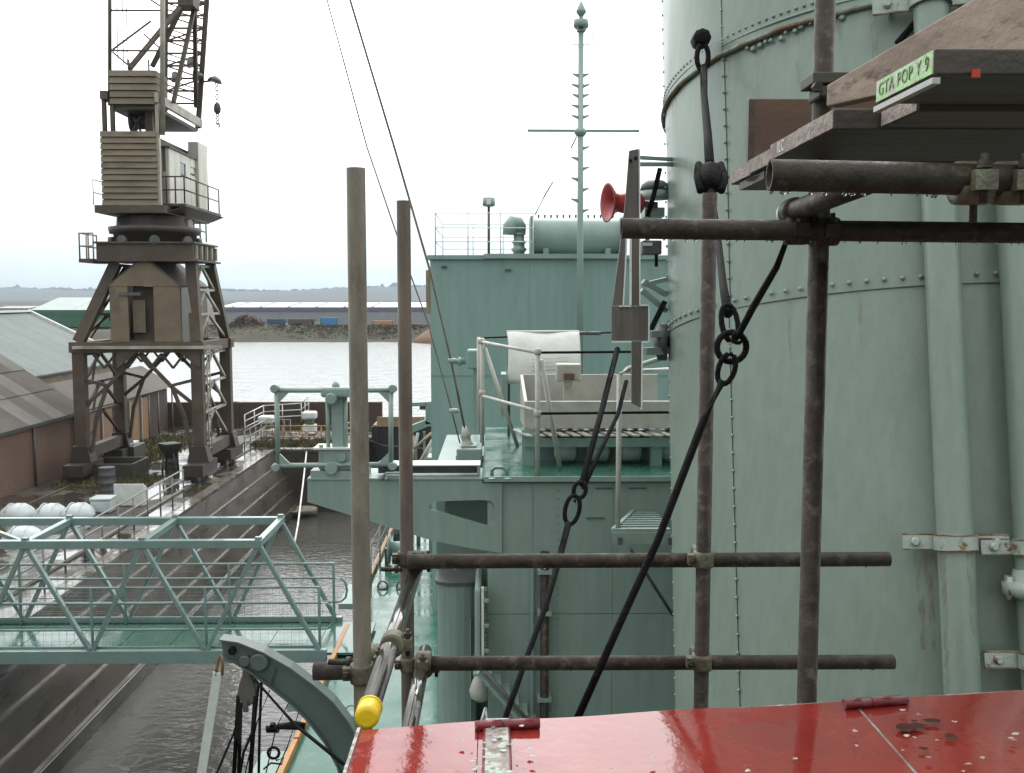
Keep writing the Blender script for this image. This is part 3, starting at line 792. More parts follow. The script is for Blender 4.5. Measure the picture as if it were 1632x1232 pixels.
# ring girder deck
gx0, gx1 = X(160), X(312)
cr('ring_girder', MB().bb(gx0, gx1, Y0 - .2, Y1 - 1.2, Z(414), Z(389)), m_crane)
cr('girder_flange', MB().bb(gx0 - .1, gx1 + .1, Y0 - .3, Y1 - 1.1, Z(389) + .005, Z(389) + .07))
cr('girder_flange', MB().bb(gx0 - .05, gx1 + .2, Y0 - .3, Y1 - 1.1, Z(414) - .07, Z(414) - .005))
for k in range(5): cr('stiffener', MB().bb(gx1 + .005, gx1 + .09, Y0 + k * .68, Y0 + k * .68 + .08, Z(412), Z(391)), m_crane_pale)
cr('walkway', MB().bb(X(133), gx0 - .12, Y0 - .3, Y0 + 1.5, Z(419), Z(413)))
def rail_on(pts, h, n, nm='guard_rail', mt=m_wire, r=.03):
    m = MB()
    for a, b in zip(pts, pts[1:]):
        a = V(a); b = V(b)
        for fz in (1, .5): m.tube(a + V((0, 0, h * fz)), b + V((0, 0, h * fz)), r, 6)
        for k in range(n + 1):
            c = a.lerp(b, k / n); m.tube(c, c + V((0, 0, h)), r, 6)
    return m
cr('guard_rail', rail_on([(gx0 - .1, Y0 - .25, Z(413)), (X(134), Y0 - .25, Z(413)), (X(134), Y0 + 1.4, Z(413))], .95, 2), m_crane_pale)
# slewing pivot
cym = Y0 + 1.45; cxm = X(251, cym)
cr('slew_ring', MB().lathe((cxm, cym, Z(389) + .08), (0, 0, 1), [(1.55, 0), (1.55, .35), (1.7, .36), (1.75, .6), (1.45, .62), (1.4, 1.0), (1.15, 1.02), (1.15, Z(341) - Z(389) - .1)], 28), m_darkbrown)
for k in range(8):
    a = k * math.pi / 4 + .3
    cr('slew_roller', MB().lathe((cxm + 1.62 * math.cos(a), cym + 1.62 * math.sin(a), Z(389) + .12), (math.cos(a), math.sin(a), 0), [(.2, -.1), (.2, .12)], 12), m_darkgrey)
XPY = 270
# machine house: bed, plank clad rear, flank, cabin
bx0, bx1 = X(162), X(251)
hz = [Z(340), Z(328), Z(210)]
cr('house_bed', MB().bb(X(150), X(262), Y0 - .1, HY1, hz[0], hz[1]), m_crane)
cr('house_bed', MB().prism([(X(262) + .01, Y0 + .2, hz[0] + .05), (X(262) + .01, HY1, hz[0] + .05), (X(262) + .6, HY1, hz[1]), (X(262) + .6, Y0 + .2, hz[1])], (.05, 0, 0)), m_crane)
zz = hz[1] + .005; n = 12
hh = (hz[2] - hz[1]) / n
for k in range(n):
    tilt = rng.uniform(-.012, .012)
    cr('cladding_board', MB().prism([(bx0, Y0 - .09 + .0, zz + k * hh), (bx0, Y0 - .035, zz + k * hh + hh - .02), (bx0, Y0 + .01, zz + k * hh + hh - .02), (bx0, Y0 + .01, zz + k * hh)], (bx1 - bx0 + tilt, 0, 0)), m_clad)
cr('house_core', MB().bb(bx0 + .03, bx1 - .36, Y0 + .02, HY1 - .3, hz[1], hz[2] - .03), m_crane)
cr('flank_post', MB().bb(bx1 - .02, bx1 + .1, Y0 - .02, Y0 + .16, hz[1], Z(150)), m_crane_pale)
cr('flank_wall', MB().bb(bx1 - .35, bx1 - .05, Y0 + .02, Y0 + .55, hz[1], Z(214)), m_clad)
# operator cabin, hung on the right flank
kx0, kx1, ky0, ky1 = bx1 - .32, bx1 + .20, Y0 + .75, HY1 - .3
kz0, kz1 = Z(322), Z(232)
c_ = cr('cabin', MB().bb(kx0, kx1 - .06, ky0 + .05, ky1, kz0, kz1), m_clad)
for i in range(7):
    ya = ky0 + .05 + i * (ky1 - ky0 - .05) / 7; yb = ya + (ky1 - ky0 - .05) / 7 - .03
    if i in (2, 4, 5):
        MB().bb(kx1 - .055, kx1, ya, yb, kz0, kz0 + 1.0 + .1 * i).build('cabin_panel', m_cabwhite, c_)
        MB().bb(kx1 - .055, kx1, ya, yb, kz0 + 1.75, kz1).build('cabin_panel', m_cabwhite, c_)
        MB().bb(kx1 - .055, kx1 - .03, ya, yb, kz0 + 1.1 + .1 * i, kz0 + 1.74).build('cabin_window', m_glassdark if i != 4 else m_cabwhite, c_)
    else:
        MB().bb(kx1 - .055, kx1, ya, yb, kz0, kz1).build('cabin_panel', m_cabwhite, c_)
for i in range(4):
    xa = kx0 + i * (kx1 - kx0) / 4
    MB().bb(xa, xa + (kx1 - kx0) / 4 - .015, ky0 - .01, ky0 + .045, kz0, kz1 - (.0 if i % 2 else .9)).build('cabin_panel', m_cabwhite, c_)
MB().bb(kx0, kx1 + .06, ky0 - .06, ky1 + .06, kz1 + .005, kz1 + .07).build('cabin_roof', m_crane, c_)
MB().bb(kx0, kx1, ky1 - .6, ky1, kz1 + .11, kz1 + .55).build('roof_box', m_clad, c_)
MB().bb(kx1 - .3, kx1 + .12, ky1 - 1.3, ky1 + .05, kz0 + .1, kz1 + .75).build('side_cabin', m_cabwhite, c_)
cr('cabin_walkway', MB().bb(kx0, kx1 + .65, ky0 - .2, ky1, kz0 - .12, kz0 - .02), m_crane)
cr('guard_rail', rail_on([(kx0 + .1, ky0 - .15, kz0), (kx1 + .6, ky0 - .15, kz0), (kx1 + .6, ky1 - .1, kz0)], 1.0, 3), m_crane)
cr('guard_rail', rail_on([(X(148), Y0 - .05, hz[1]), (X(148), HY1 - 1, hz[1])], .95, 3, r=.02), m_crane_pale)
cr('ladder', rail_on([(X(262) + .5, Y0 + 1.0, hz[0] - .9), (X(262) + .5, Y0 + 3.5, hz[0] - .9)], .8, 3), m_crane)
XPY = 180
# open stage above: posts, ring beam, winch drums, upper counterweight slabs
for px in (165, 178, 250): cr('stage_post', MB().bb(X(px) - .07, X(px) + .07, Y0, Y0 + .16, hz[2], Z(160)), m_crane_pale if px == 250 else m_crane)
cr('stage_post', MB().bb(X(228) - .14, X(228) + .14, Y0 + .6, Y0 + .9, hz[2], Z(170)))
cr('stage_beam', MB().bb(X(161), X(173), Y0 - .08, Y0 + 5, Z(160), Z(147)))
cr('stage_beam', MB().bb(bx1 + .0, bx1 + .13, Y0 - .1, HY1 - .2, Z(165), Z(150)), m_crane_pale)  # right beam coloured paler, as its face catches the light
cr('stage_floor', MB().bb(X(174), bx1 - .02, Y0 + .1, HY1 - .5, Z(175), Z(169)))
cr('winch_drum', MB().lathe((X(190), Y0 + 1.3, Z(186)), (1, 0, 0), [(.45, 0), (.45, .1), (.3, .11), (.3, 1.0), (.45, 1.01), (.45, 1.1)], 16), m_darkgrey)
cr('winch_frame', MB().beam((X(196), Y0 + .8, hz[2]), (X(212), Y0 + .8, Z(180)), .07, .07)); cr('winch_frame', MB().beam((X(214), Y0 + .8, hz[2]), (X(200), Y0 + .8, Z(182)), .07, .07))
XPY = 140
ux0, ux1 = X(175), X(249)
n = 5; uh = (Z(113) - Z(168)) / n
for k in range(n):
    z_ = Z(168) + k * uh
    cr('counterweight_slab', MB().prism([(ux0, Y0 - .06, z_ + .01), (ux0, Y0 - .01, z_ + uh - .02), (ux0, Y0 + 1.3, z_ + uh - .02), (ux0, Y0 + 1.3, z_ + .01)], (ux1 - ux0, 0, 0)), m_clad)
for k in range(2): cr('lifting_eye', MB().tube((X(199 + 32 * k), Y0 + .5, Z(113)), (X(199 + 32 * k), Y0 + .5, Z(92)), .035, 6), m_darkgrey)
XPY = 80
# A-frame and jib rising out of the picture
ap = V((X(268), Y0 + 2.2, Z(5, Y0 + 2.2)))
for px, py, Yq in ((205, 112, Y0 + .4), (242, 108, Y0 + 3.2)): cr('a_frame_leg', MB().beam((X(px, Yq), Yq, Z(py, Yq)), ap, .16, .16, (0, 1, 0)))
for px, py, Yq in ((310, 172, HY1 - .4), (274, 165, Y0 + 1.6)): cr('a_frame_leg', MB().beam((X(px, Yq), Yq, Z(py, Yq)), ap + V((.25, .5, 0)), .15, .15, (0, 1, 0)))
cr('a_frame_head', MB().box(ap + V((.1, .2, .15)), (.6, .9, .7)))
cr('mast_post', MB().tube(P(175, 168, Y0 + .1), P(175, -120, Y0 + .1), .075, 8))
cr('mast_post', MB().tube(P(259, 215, Y0 + .1), P(259, -120, Y0 + .1), .10, 8), m_crane_pale)
for ya, yb in ((82, 82), (18, 18)): cr('mast_tie', MB().beam((X(175), Y0 + .1, Z(ya)), (X(259), Y0 + .1, Z(yb)), .06, .06))
for a, b in (((177, 80), (240, 34)), ((177, 84), (203, 106)), ((240, 0), (258, 12)), ((228, 55), (256, 80))): cr('mast_tie', MB().beam((X(a[0]), Y0 + .15, Z(a[1])), (X(b[0]), Y0 + .15, Z(b[1])), .06, .06))
# jib lattice (two chords right, rear plane)
Yj = HY1 - .3
jl = [(264, 215), (266, -90)]; jr = [(317, 205), (337, -90)]
def jp(side, py):
    (x0, y0), (x1, y1) = side; f = (py - y0) / (y1 - y0); return P(x0 + (x1 - x0) * f, py, Yj - f * .9)
cr('jib_chord', MB().beam(jp(jr, 205), jp(jr, -90), .13, .13, (0, 1, 0))); cr('jib_chord', MB().beam(jp(jr, 205) + V((-.28, .6, 0)), jp(jr, -90) + V((-.22, .5, 0)), .11, .11, (0, 1, 0)))
cr('jib_chord', MB().beam(jp(jl, 205), jp(jl, -90), .12, .12, (0, 1, 0)))
py = 165
k = 0
while py > -80:
    a, b = jp(jl, py), jp(jr, py)
    cr('jib_brace', MB().beam(a, b, .075, .075)); cr('jib_brace', MB().beam(a if k % 2 else b, jp(jr, py - 20) if k % 2 else jp(jl, py - 20), .06, .06))
    cr('jib_brace', MB().beam(b, jp(jr, py - 13) + V((-.25, .55, 0)), .05, .05))
    if k % 2: cr('jib_brace', MB().beam(b, jp(jl, py - 20), .045, .045)); cr('jib_brace', MB().beam(jp(jr, py) + V((-.25, .55, 0)), jp(jl, py - 10), .05, .05))
    py -= 20; k += 1
for (px, py) in ((285, 128), (310, 105), (318, 125)): cr('jib_lamp', MB().lathe((X(px, Yj), Yj - .5, Z(py, Yj)), (.4, 0, -1), [(.1, -.2), (.25, .1), (.25, .16)], 10), m_darkgrey)
cr('lamp_arm', MB().beam((X(320, Yj), Yj - .2, Z(134, Yj)), (X(345, Yj), Yj - .2, Z(131, Yj)), .07, .07))
cr('lamp_shade', MB().lathe((X(344, Yj), Yj - .2, Z(131, Yj)), (.3, 0, 1), [(.32, -.08), (.25, .06), (.06, .18)], 12), m_darkgrey)
for px in (188, 197, 203): cr('hoist_cable', MB().tube(P(px, 104, Y0 + .4), P(px - 4, -120, Y0 + .4), .018, 5), m_wire)
for (px, py, s_) in ((185, 558, 1), (318, 558, -1)):
    p_ = P(px, py, Y0 - .25)
    cr('gusset_plate', MB().prism([p_, p_ + V((s_ * .9, 0, 0)), p_ + V((0, 0, -.7))], (0, .03, 0)))
for k in range(12): cr('ladder_rung', MB().tube((XRR + .30, Y0 + .2, 1.2 + k * .33), (XRR + .30, Y0 + .55, 1.2 + k * .33), .015, 5), m_crane_pale)
for dy in (.2, .55): cr('ladder_stile', MB().tube((XRR + .30, Y0 + dy, .9), (XRR + .30, Y0 + dy, 5.2), .02, 5), m_crane_pale)
hk = thing('crane_hook', 'small ball weighted hook hanging on a chain beside the crane jib', 'hook', (X(346, Yj), Yj - .2, Z(208, Yj)))
for k in range(10):
    z_ = Z(137 + k * 6.8, Yj)
    MB().path([V((X(346, Yj) + .05 * math.cos(a), Yj - .2 + (.05 * math.cos(a) if k % 2 else 0), z_ + .09 * math.sin(a))) for a in [q * math.pi / 4 for q in range(8)]], .022, 5, True).build('chain_link', m_darkgrey, hk)
MB().lathe((X(346, Yj), Yj - .2, Z(185, Yj)), (0, 0, 1), [(.04, 0), (.14, .1), (.16, .25), (.12, .42), (.04, .5)], 12).build('ball_weight', m_crane, hk)
MB().path([V((X(346, Yj) + .08 * math.sin(a), Yj - .2, Z(206, Yj) - .09 * math.cos(a) + .1)) for a in [q * .6 for q in range(8)]], .03, 6).build('hook', m_darkgrey, hk)

# ------------------------------------------------------------------ clutter on the quay
# railing along the dock edge
def quay_rail(label, pts, h=1.0, n=4, mt=m_white, r=.028, grp='railings on the quay'):
    c = sum((V(p) for p in pts), V()) / len(pts)
    t = thing('quay_railing', label, 'railing', (c.x, c.y, 0), grp)
    for a, b in zip(pts, pts[1:]):
        a = V(a); b = V(b)
        for fz in (1, .66, .33): MB().tube(a + V((0, 0, h * fz)), b + V((0, 0, h * fz)), r, 6).build('rail', mt, t)
        for k in range(n):
            c = a.lerp(b, k / n); MB().tube(c, c + V((0, 0, h)), r, 6).build('post', mt, t)
    MB().tube(V(pts[-1]), V(pts[-1]) + V((0, 0, h)), r, 6).build('post', mt, t)
    return t


quay_rail('long white railing along the dock edge in front of the crane', [(-11.0, 18, 0), (-11.0, 35, 0)], 1.0, 14, m_concrete)
quay_rail('grey railing behind the near right crane leg', [(-13.1, 43.2, 0), (-12.4, 43.2, 0), (-12.4, 46, 0)], 1.0, 3, m_concrete)
quay_rail('pale railing around the dock head stairs right of the crane', [(-11.4, 45.2, 0), (-11.4, 49.5, 0), (-10.2, 49.5, 0)], 1.0, 4, m_concrete)
quay_rail('brown railing round the rubble enclosure at the dock head', [(-11.3, 48.6, 0), (-7.6, 48.6, 0), (-7.2, 50.6, 0)], .8, 4, m_timber)
quay_rail('white pipe handrail sloping up along the river wall', [(-13.2, 52.5, -.1), (-12.6, 54.2, .2), (-10.6, 54.4, .3), (-10.2, 54.4, .65)], 1.0, 2, m_white)
rb = MB()
for i in range(160):
    R = M.Rotation(rng.uniform(0, 3), 3, V((rng.uniform(-1, 1), rng.uniform(-1, 1), 1)).normalized())
    rb.box((rng.uniform(-11.1, -7.8), rng.uniform(48.9, 50.4), rng.uniform(.04, .22)), (rng.uniform(.1, .45), rng.uniform(.1, .4), rng.uniform(.05, .2)), R)
rb.build('rubble', m_concrete, kind='stuff', label='pale broken rubble inside the enclosure at the dock head')


def lamp_bollard(px, py, label):
    b = PZ(px, py, 0)
    t = thing('bollard', label, 'bollard', b, 'white and black bollards at the dock head')
    MB().bb(b.x - .33, b.x + .33, b.y - .33, b.y + .33, 0, .42).build('base', m_white, t, bevel=.05)
    MB().lathe(b + V((0, 0, .425)), (0, 0, 1), [(.24, 0), (.24, .28)], 16).build('neck', m_black, t)
    MB().bb(b.x - .36, b.x + .36, b.y - .36, b.y + .36, .71, 1.1).build('cap', m_white, t, bevel=.09)
    return t


lamp_bollard(425, 697, 'white bollard with black band beside the crane legs')
lamp_bollard(494, 689, 'white bollard with black band in front of the river wall')

# upturned white covers
def cover(px, py, ln, label):
    b = PZ(px, py, 0)
    t = thing('boat_cover', label, 'cover', b, 'white moulded covers lying on the quay')
    m = MB(); nu, nv = 14, 10
    def f(u, v):
        a = math.pi * v; uu = (u - .5) * 2
        prof = (1 - abs(uu) ** 2.2) ** .62 * (1 + .12 * uu)
        return b + V((uu * ln / 2, -math.cos(a) * .48 * prof ** .7, .03 + math.sin(a) * .40 * prof))
    m.grid(f, nu, nv); m.build('shell', m_grp, t, solid=.03)
    for k in range(3):
        x0 = b.x - .2 + k * .2
        MB().path([V((x0, b.y - math.cos(a) * .455, .05 + math.sin(a) * .385)) for a in [.5 + q * .3 for q in range(8)]], .022, 6).build('moulded_rib', m_grp, t)
    MB().path([b + V((math.cos(a) * (ln / 2 + .02), math.sin(a) * .50, .03)) for a in [q * math.pi / 8 for q in range(16)]], .03, 6, True).build('rim', m_black, t)


cover(27, 824, 1.15, 'white moulded cover on the quay, leftmost of the upper row')
cover(80, 824, 1.05, 'white moulded cover on the quay, middle of the upper row')
cover(124, 823, 1.05, 'white moulded cover on the quay, next to the white cool box')
cover(36, 862, 1.15, 'white moulded cover seen through the gangway top frame')
b = PZ(165, 815, 0)
t = thing('storage_box', 'white storage box with rounded lid on the quay by the railing', 'box', b)
MB().bb(b.x - .33, b.x + .33, b.y - .3, b.y + .3, .0, .40).build('body', m_grp, t, bevel=.05)
MB().bb(b.x - .35, b.x + .35, b.y - .32, b.y + .32, .405, .50).build('lid', m_grp, t, bevel=.04)
# iron trough, hopper and lumps below the crane
t = thing('iron_trough', 'long dark iron trough on the quay under the crane', 'trough', (-15.0, 39.4, 0))
MB().bb(-15.9, -14.1, 38.6, 40.2, .02, .12).build('bottom', m_moss, t)
for x0, x1, y0, y1 in ((-15.9, -14.1, 38.5, 38.6), (-15.9, -14.1, 40.2, 40.3), (-15.98, -15.9, 38.5, 40.3), (-14.1, -14.02, 38.5, 40.3)): MB().bb(x0, x1, y0, y1, .02, .62).build('side', m_moss, t)
t = thing('hopper', 'dark four legged iron hopper standing between the crane legs', 'hopper', (-13.0, 39.8, 0))
MB().lathe((-13.0, 39.8, .65), (0, 0, 1), [(.18, 0), (.48, .5), (.5, .6)], 4, False).build('bin', m_moss, t)
for dx in (-.25, .25):
    for dy in (-.25, .25): MB().tube((-13 + dx, 39.8 + dy, 0), (-13 + dx * .8, 39.8 + dy * .8, .85), .04, 6).build('leg', m_moss, t)
t = thing('machine_crate', 'pale topped dark machine housing beside the shed wall', 'machine', (-15.9, 42.9, 0))
MB().bb(-16.5, -15.3, 42.2, 43.6, .05, .75).build('body', m_moss, t, bevel=.04)
MB().bb(-16.3, -15.5, 42.4, 43.4, .755, .85).build('top_sheet', m_white, t)
t = thing('pallet_stack', 'pale panels leaning beside the white railing near the crane foot', 'panel stack', (-12.4, 34.2, 0))
for k in range(4): MB().bb(-12.9 + .02 * k, -11.9, 33.6 + k * .09, 33.66 + k * .09, .02, .75 - .05 * k).build('panel', m_white, t)
for i, (X_, Y_) in enumerate(((-14.2, 36.4), (-13.4, 41.2), (-16.7, 44.2), (-12.9, 47.0))):
    t = thing('oil_drum', ['dark oil drum on the quay in front of the iron trough', 'dark oil drum between the crane legs behind the hopper', 'dark oil drum beside the low shed doors', 'dark oil drum near the dock head railing'][i], 'drum', (X_, Y_, 0), 'oil drums on the quay')
    MB().lathe((X_, Y_, 0), (0, 0, 1), [(.28, 0), (.29, .02), (.28, .04), (.28, .28), (.295, .3), (.28, .32), (.28, .56), (.295, .58), (.28, .6), (.28, .84), (.29, .86)], 16).build('body', m_darkgrey, t)
    MB().lathe((X_, Y_, .83), (0, 0, 1), [(.26, 0), (.26, .01)], 16).build('lid', m_moss, t)

# skiff in the dock, with mooring line
b = PZ(458, 824, WZ)
t = thing('skiff', 'flat pale skiff floating at the head of the dock', 'boat', b)
m = MB()
def sk(u, v):
    uu = (u - .5) * 2; wd = .62 * (1 - abs(uu) ** 3) ** .6; a = (v - .5) * 2
    return b + V((uu * 1.35, a * wd, .05 + .32 * abs(a) ** 2 + .08 * uu * uu))
m.grid(sk, 14, 8); m.build('hull', m_crane_pale, t, solid=.04)
for dx in (-.5, .3): MB().bb(b.x + dx, b.x + dx + .22, b.y - .5, b.y + .5, .27 + WZ, .31 + WZ).build('thwart', m_plank, t)
MB().path([P(489, 716, 46.2), P(483, 770, 43), P(475, 835, 36), P(469, 868, 33)], .035, 6).build('mooring_rope', m_white, label='pale mooring rope running from the dock head down past the skiff', cat='rope')

# ================================================================== GANGWAY
Yn, Yf = 19.0, 21.0
t = thing('gangway', 'pale green steel truss gangway spanning from quay to ship', 'gangway', (-7.5, 20, 0))
g = lambda name, m, mt=m_gang: m.build(name, mt, t, bevel=.008)
zc, zb_ = 2.31, 0.10
tops = [-4.57 - 2.22 * k for k in range(5)]; bots = [-3.46 - 2.2 * k for k in range(5)]
for Yq in (Yn, Yf):
    g('top_chord', MB().bb(-13.5, -4.5, Yq - .075, Yq + .075, zc - .08, zc + .075))
    g('bottom_chord', MB().bb(-13.5, -3.3, Yq - .07, Yq + .07, zb_ - .13, zb_ + .12))
    for k in range(5):
        a = V((tops[k], Yq, zc - .08)); b = V((bots[k], Yq, zb_ + .12))
        g('diagonal', MB().beam(a + V((.04, 0, 0)), b, .075, .11, (0, 1, 0)))
        if k < 4: g('diagonal', MB().beam(a - V((.04, 0, 0)), V((bots[k] - 2.2 + .06, Yq, zb_ + .12)), .075, .11, (0, 1, 0)))
    for hz_ in (1.41, 1.1, .58):
        g('handrail', MB().tube((-13.4, Yq - .02 + (.14 if Yq == Yn else -.12), hz_), (-3.42, Yq - .02 + (.14 if Yq == Yn else -.12), hz_), .026, 8))
    ys = Yq - .02 + (.14 if Yq == Yn else -.12)
    for k in range(6): g('stanchion', MB().tube((-3.45 - k * 2.2, ys, .12), (-3.45 - k * 2.2, ys, 1.41), .03, 8))
    g('end_hoop', MB().path([(-3.42, ys, 1.1), (-3.30, ys, 1.09), (-3.20, ys, 1.0), (-3.17, ys, .84), (-3.20, ys, .68), (-3.30, ys, .59), (-3.42, ys, .58)], .026, 8))
    net = MB()
    for k in range(66): net.bb(-13.3 + k * .15, -13.3 + k * .15 + .0035, ys - .002, ys + .002, .15, 1.38)
    for k in range(8): net.bb(-13.3, -3.46, ys - .0025, ys + .0025, .2 + k * .15, .2 + k * .15 + .0035)
    o = net.build('wire_netting', m_gang, t); o['kind'] = 'stuff'
for k in range(5):
    g('top_crossbar', MB().beam((tops[k] , Yn + .075, zc), (tops[k], Yf - .075, zc), .13, .13))
    g('node_plate', MB().box((tops[k], Yn, zc + .10), (.12, .10, .06))); g('node_plate', MB().box((tops[k], Yf, zc + .10), (.12, .10, .06)))
g('plan_brace', MB().beam((tops[2] - .05, Yn + .1, zc), (tops[2] - 2.0, Yf - .1, zc), .08, .08))
x = -13.4
while x < -3.5:
    MB().bb(x, x + .97, Yn + .075, Yf - .075, zb_ - .03 + rng.uniform(0, .006), zb_ + .015 + rng.uniform(0, .005)).build('floor_plate', m_floor, t)
    x += .985
for Yq in (Yn + .10, Yf - .10): g('toe_plate', MB().bb(-13.4, -3.5, Yq - .01, Yq + .01, zb_ + .03, zb_ + .16))

# ================================================================== SHIP
t = thing('ship_hull', 'green warship hull and wet main deck lying in the dock', 'ship', (2.8, 10, WZ))
n = 40
def edge(Y):
    f = max(0, (Y - 33) / 16); return 2.8 - 5.95 * (1 - min(1, f) ** 2)
dk = MB(); hs = MB()
ysl = [-20 + 69 * i / n for i in range(n + 1)]
vs = []
for Y in ysl: vs += [(edge(Y), Y, 0), (5.6 - edge(Y), Y, 0)]
dk.add(vs, [(2 * i, 2 * i + 1, 2 * i + 3, 2 * i + 2) for i in range(n)])
dk.build('main_deck', m_deck, t, fix=False)
for sgn in (0, 1):
    vs = []
    for Y in ysl:
        e = edge(Y); e2 = 2.8 + (e - 2.8) * .93
        if sgn: e, e2 = 5.6 - e, 5.6 - e2
        vs += [(e, Y, -.0), (e2, Y, -4.2)]
    hs.add(vs, [(2 * i, 2 * i + 2, 2 * i + 3, 2 * i + 1) for i in range(n)])
hs.build('hull_side', m_ship, t, fix=False)
yy = 13.0
while yy < 33:
    l = rng.uniform(1.6, 2.6)
    if not (18.9 < yy < 21): MB().bb(-3.20, -3.11, yy, yy + l - .05, .005, .13).build('edge_timber', m_timber, t, bevel=.01)
    yy += l
for yy in (13.4, 16.8, 22.5):
    MB().bb(-3.62, -3.21, yy, yy + 1.6, -.10, .03).build('side_platform', m_pale, t)
    MB().beam((-3.55, yy + .8, -.1), (-3.15, yy + .8, -.6), .06, .06).build('platform_bracket', m_ship, t)
for (px, py) in ((610, 938), (640, 938), (560, 1140), (552, 1188), (597, 1200)):
    p = PZ(px, py, 0)
    MB().path([p + V((.12 * math.cos(a), 0, .02 + .16 * math.sin(a))) for a in [q * math.pi / 8 for q in range(9)]], .022, 6).build('ring_bolt', m_pale if py > 1000 else m_darkgrey, t)
    MB().lathe(p, (0, 0, 1), [(.13, 0), (.13, .025), (.05, .04)], 12).build('bolt_plate', m_pale if py > 1000 else m_darkgrey, t)

# deck edge guard rail and gear
t = thing('deck_railing', 'grey deck edge railing with thin wires beyond the gangway end', 'railing', (-3.0, 28, 0))
for k in range(8):
    y = 22 + k * 1.9; x = edge(y) + .1
    MB().tube((x, y, 0), (x, y, 1.05), .022, 6).build('stanchion', m_pale, t)
for h_ in (.35, .7, 1.05):
    MB().path([(edge(22 + k * 1.9) + .1, 22 + k * 1.9, h_) for k in range(8)], .009, 5).build('guard_wire', m_wire, t)
t = thing('fairlead', 'dark rounded fairlead on the deck edge seen between the scaffold poles', 'fairlead', (-2.85, 29, 0))
for k in range(2):
    y = 28.6 + k * 1.1
    MB().path([(-2.85, y - .35, .05), (-2.85, y - .38, .5), (-2.85, y - .15, .75), (-2.85, y + .15, .75), (-2.85, y + .38, .5), (-2.85, y + .35, .05)], .075, 8).build('arch', m_darkgrey, t)
    MB().lathe((-2.85, y, .02), (0, 0, 1), [(.16, 0), (.12, .3), (.15, .45)], 12).build('roller', m_pale, t)
t = thing('cable_reel', 'white and dark cable reel on the deck edge beyond the scaffold', 'reel', (-2.6, 26, 0))
MB().lathe((-2.85, 26, .42), (1, 0, 0), [(.4, 0), (.4, .05), (.2, .06), (.2, .5), (.4, .51), (.4, .56)], 18).build('drum', m_pale, t)
MB().beam((-2.9, 26, 0), (-2.9, 26, .45), .08, .2).build('stand', m_darkgrey, t); MB().beam((-2.24, 26, 0), (-2.24, 26, .45), .08, .2).build('stand', m_darkgrey, t)

# gear on the deck beyond, between the second pole and the bridge block
t = thing('stern_davit', 'green plate davit bracket on deck left of the bridge block', 'davit', P(670, 740, 30))
o = [P(655, 640, 30), P(688, 638, 30), P(690, 668, 30), P(686, 678, 30), P(655, 690, 30), P(655, 683, 30)]
MB().prism([P(678, 641, 30), P(690, 640, 30), P(690, 676, 30), P(678, 676, 30)], (0, .3, 0)).build('post_plate', m_block, t)
MB().prism([P(654, 642, 30), P(677.5, 641, 30), P(677.5, 647, 30), P(654, 648, 30)], (0, .3, 0)).build('top_plate', m_block, t)
MB().prism([P(654, 679, 30), P(677.5, 670, 30), P(690, 677, 30), P(654, 691, 30)], (0, .3, 0)).build('bottom_plate', m_block, t)
for px, py in ((657, 690), (676, 688)): MB().beam(P(px, py, 30.2), V((P(px, py, 30.2).x, 30.2, 0.0)), .07, .07).build('leg', m_pale, t)
MB().bb(P(662, 0, 30).x, P(676, 0, 30).x, 30.3, 30.6, P(0, 656, 30).z, P(0, 648, 30).z).build('timber_block', m_plank, t)
t = thing('pipe_stack', 'tangle of pale poles lashed on deck below the davit bracket', 'pole stack', (P(670, 740, 28).x, 28, 0))
for (a, b) in (((656, 742), (666, 690)), ((664, 742), (660, 695)), ((672, 742), (690, 712)), ((668, 738), (690, 700)), ((660, 715), (688, 690)), ((676, 745), (692, 722)), ((658, 742), (656, 700))):
    MB().tube(P(a[0], a[1], 28), P(b[0], b[1], 28.4), .045, 8).build('pole', rng.choice([m_cream, m_pale, m_plank]), t)
MB().tube(P(666, 742, 28), V((P(666, 742, 28).x, 28, 0)), .06, 8).build('support', m_pale, t)
t = thing('deck_locker', 'white topped deck locker beside the bridge block foot', 'locker', (P(684, 740, 27).x, 27, 0))
MB().bb(P(677, 0, 27).x, P(700, 0, 27).x, 27, 27.6, 0, P(0, 733, 27).z).build('body', m_pale, t)
MB().bb(P(676, 0, 27).x, P(700, 0, 27).x, 26.95, 27.65, P(0, 733, 27).z + .004, P(0, 730, 27).z).build('lid', m_white, t)

# ------------------------------------------------------------------ bridge block
YB = 22.0
bl = P(686, 475, YB).x
zt_ = P(0, 413, YB).z
t = thing('bridge_block', 'tall flat fronted pale green deckhouse block below the mast', 'deckhouse', (2.8, YB, 0))
nplate = 4
xw = 7.2 - bl
for i in range(nplate):
    for (z0, z1) in ((0.0, 3.4), (3.402, zt_)):
        MB().bb(bl + xw * i / nplate, bl + xw * (i + 1) / nplate - .003, YB, YB + .06, z0, z1).build('front_plate', m_block, t)
MB().bb(bl + .02, 7.18, YB + .07, YB + 6, 0, zt_ - .01).build('core', m_block, t)
MB().bb(bl - .06, 7.26, YB - .06, YB + 6.1, zt_, zt_ + .09).build('roof_edge', m_block, t)
MB().bb(P(770, 0, YB).x, P(1000, 0, YB).x, YB - .10, YB - .062, zt_ + .02, zt_ + .12).build('drip_strip', m_pale, t)
MB().bb(bl - .1, bl - .005, YB + .05, YB + .35, P(0, 500, YB).z, P(0, 430, YB).z).build('side_light_board', m_plank, t)
for px, py in ((708, 425), (810, 430)): MB().box(P(px, py, YB) + V((0, -.03, 0)), (.12, .05, .04)).build('drain_slot', m_darkgrey, t)
for z_ in (2.0, 3.4, 5.3): MB().bb(bl, 7.2, YB - .012, YB - .001, z_, z_ + .04).build('weld_strip', m_block, t)

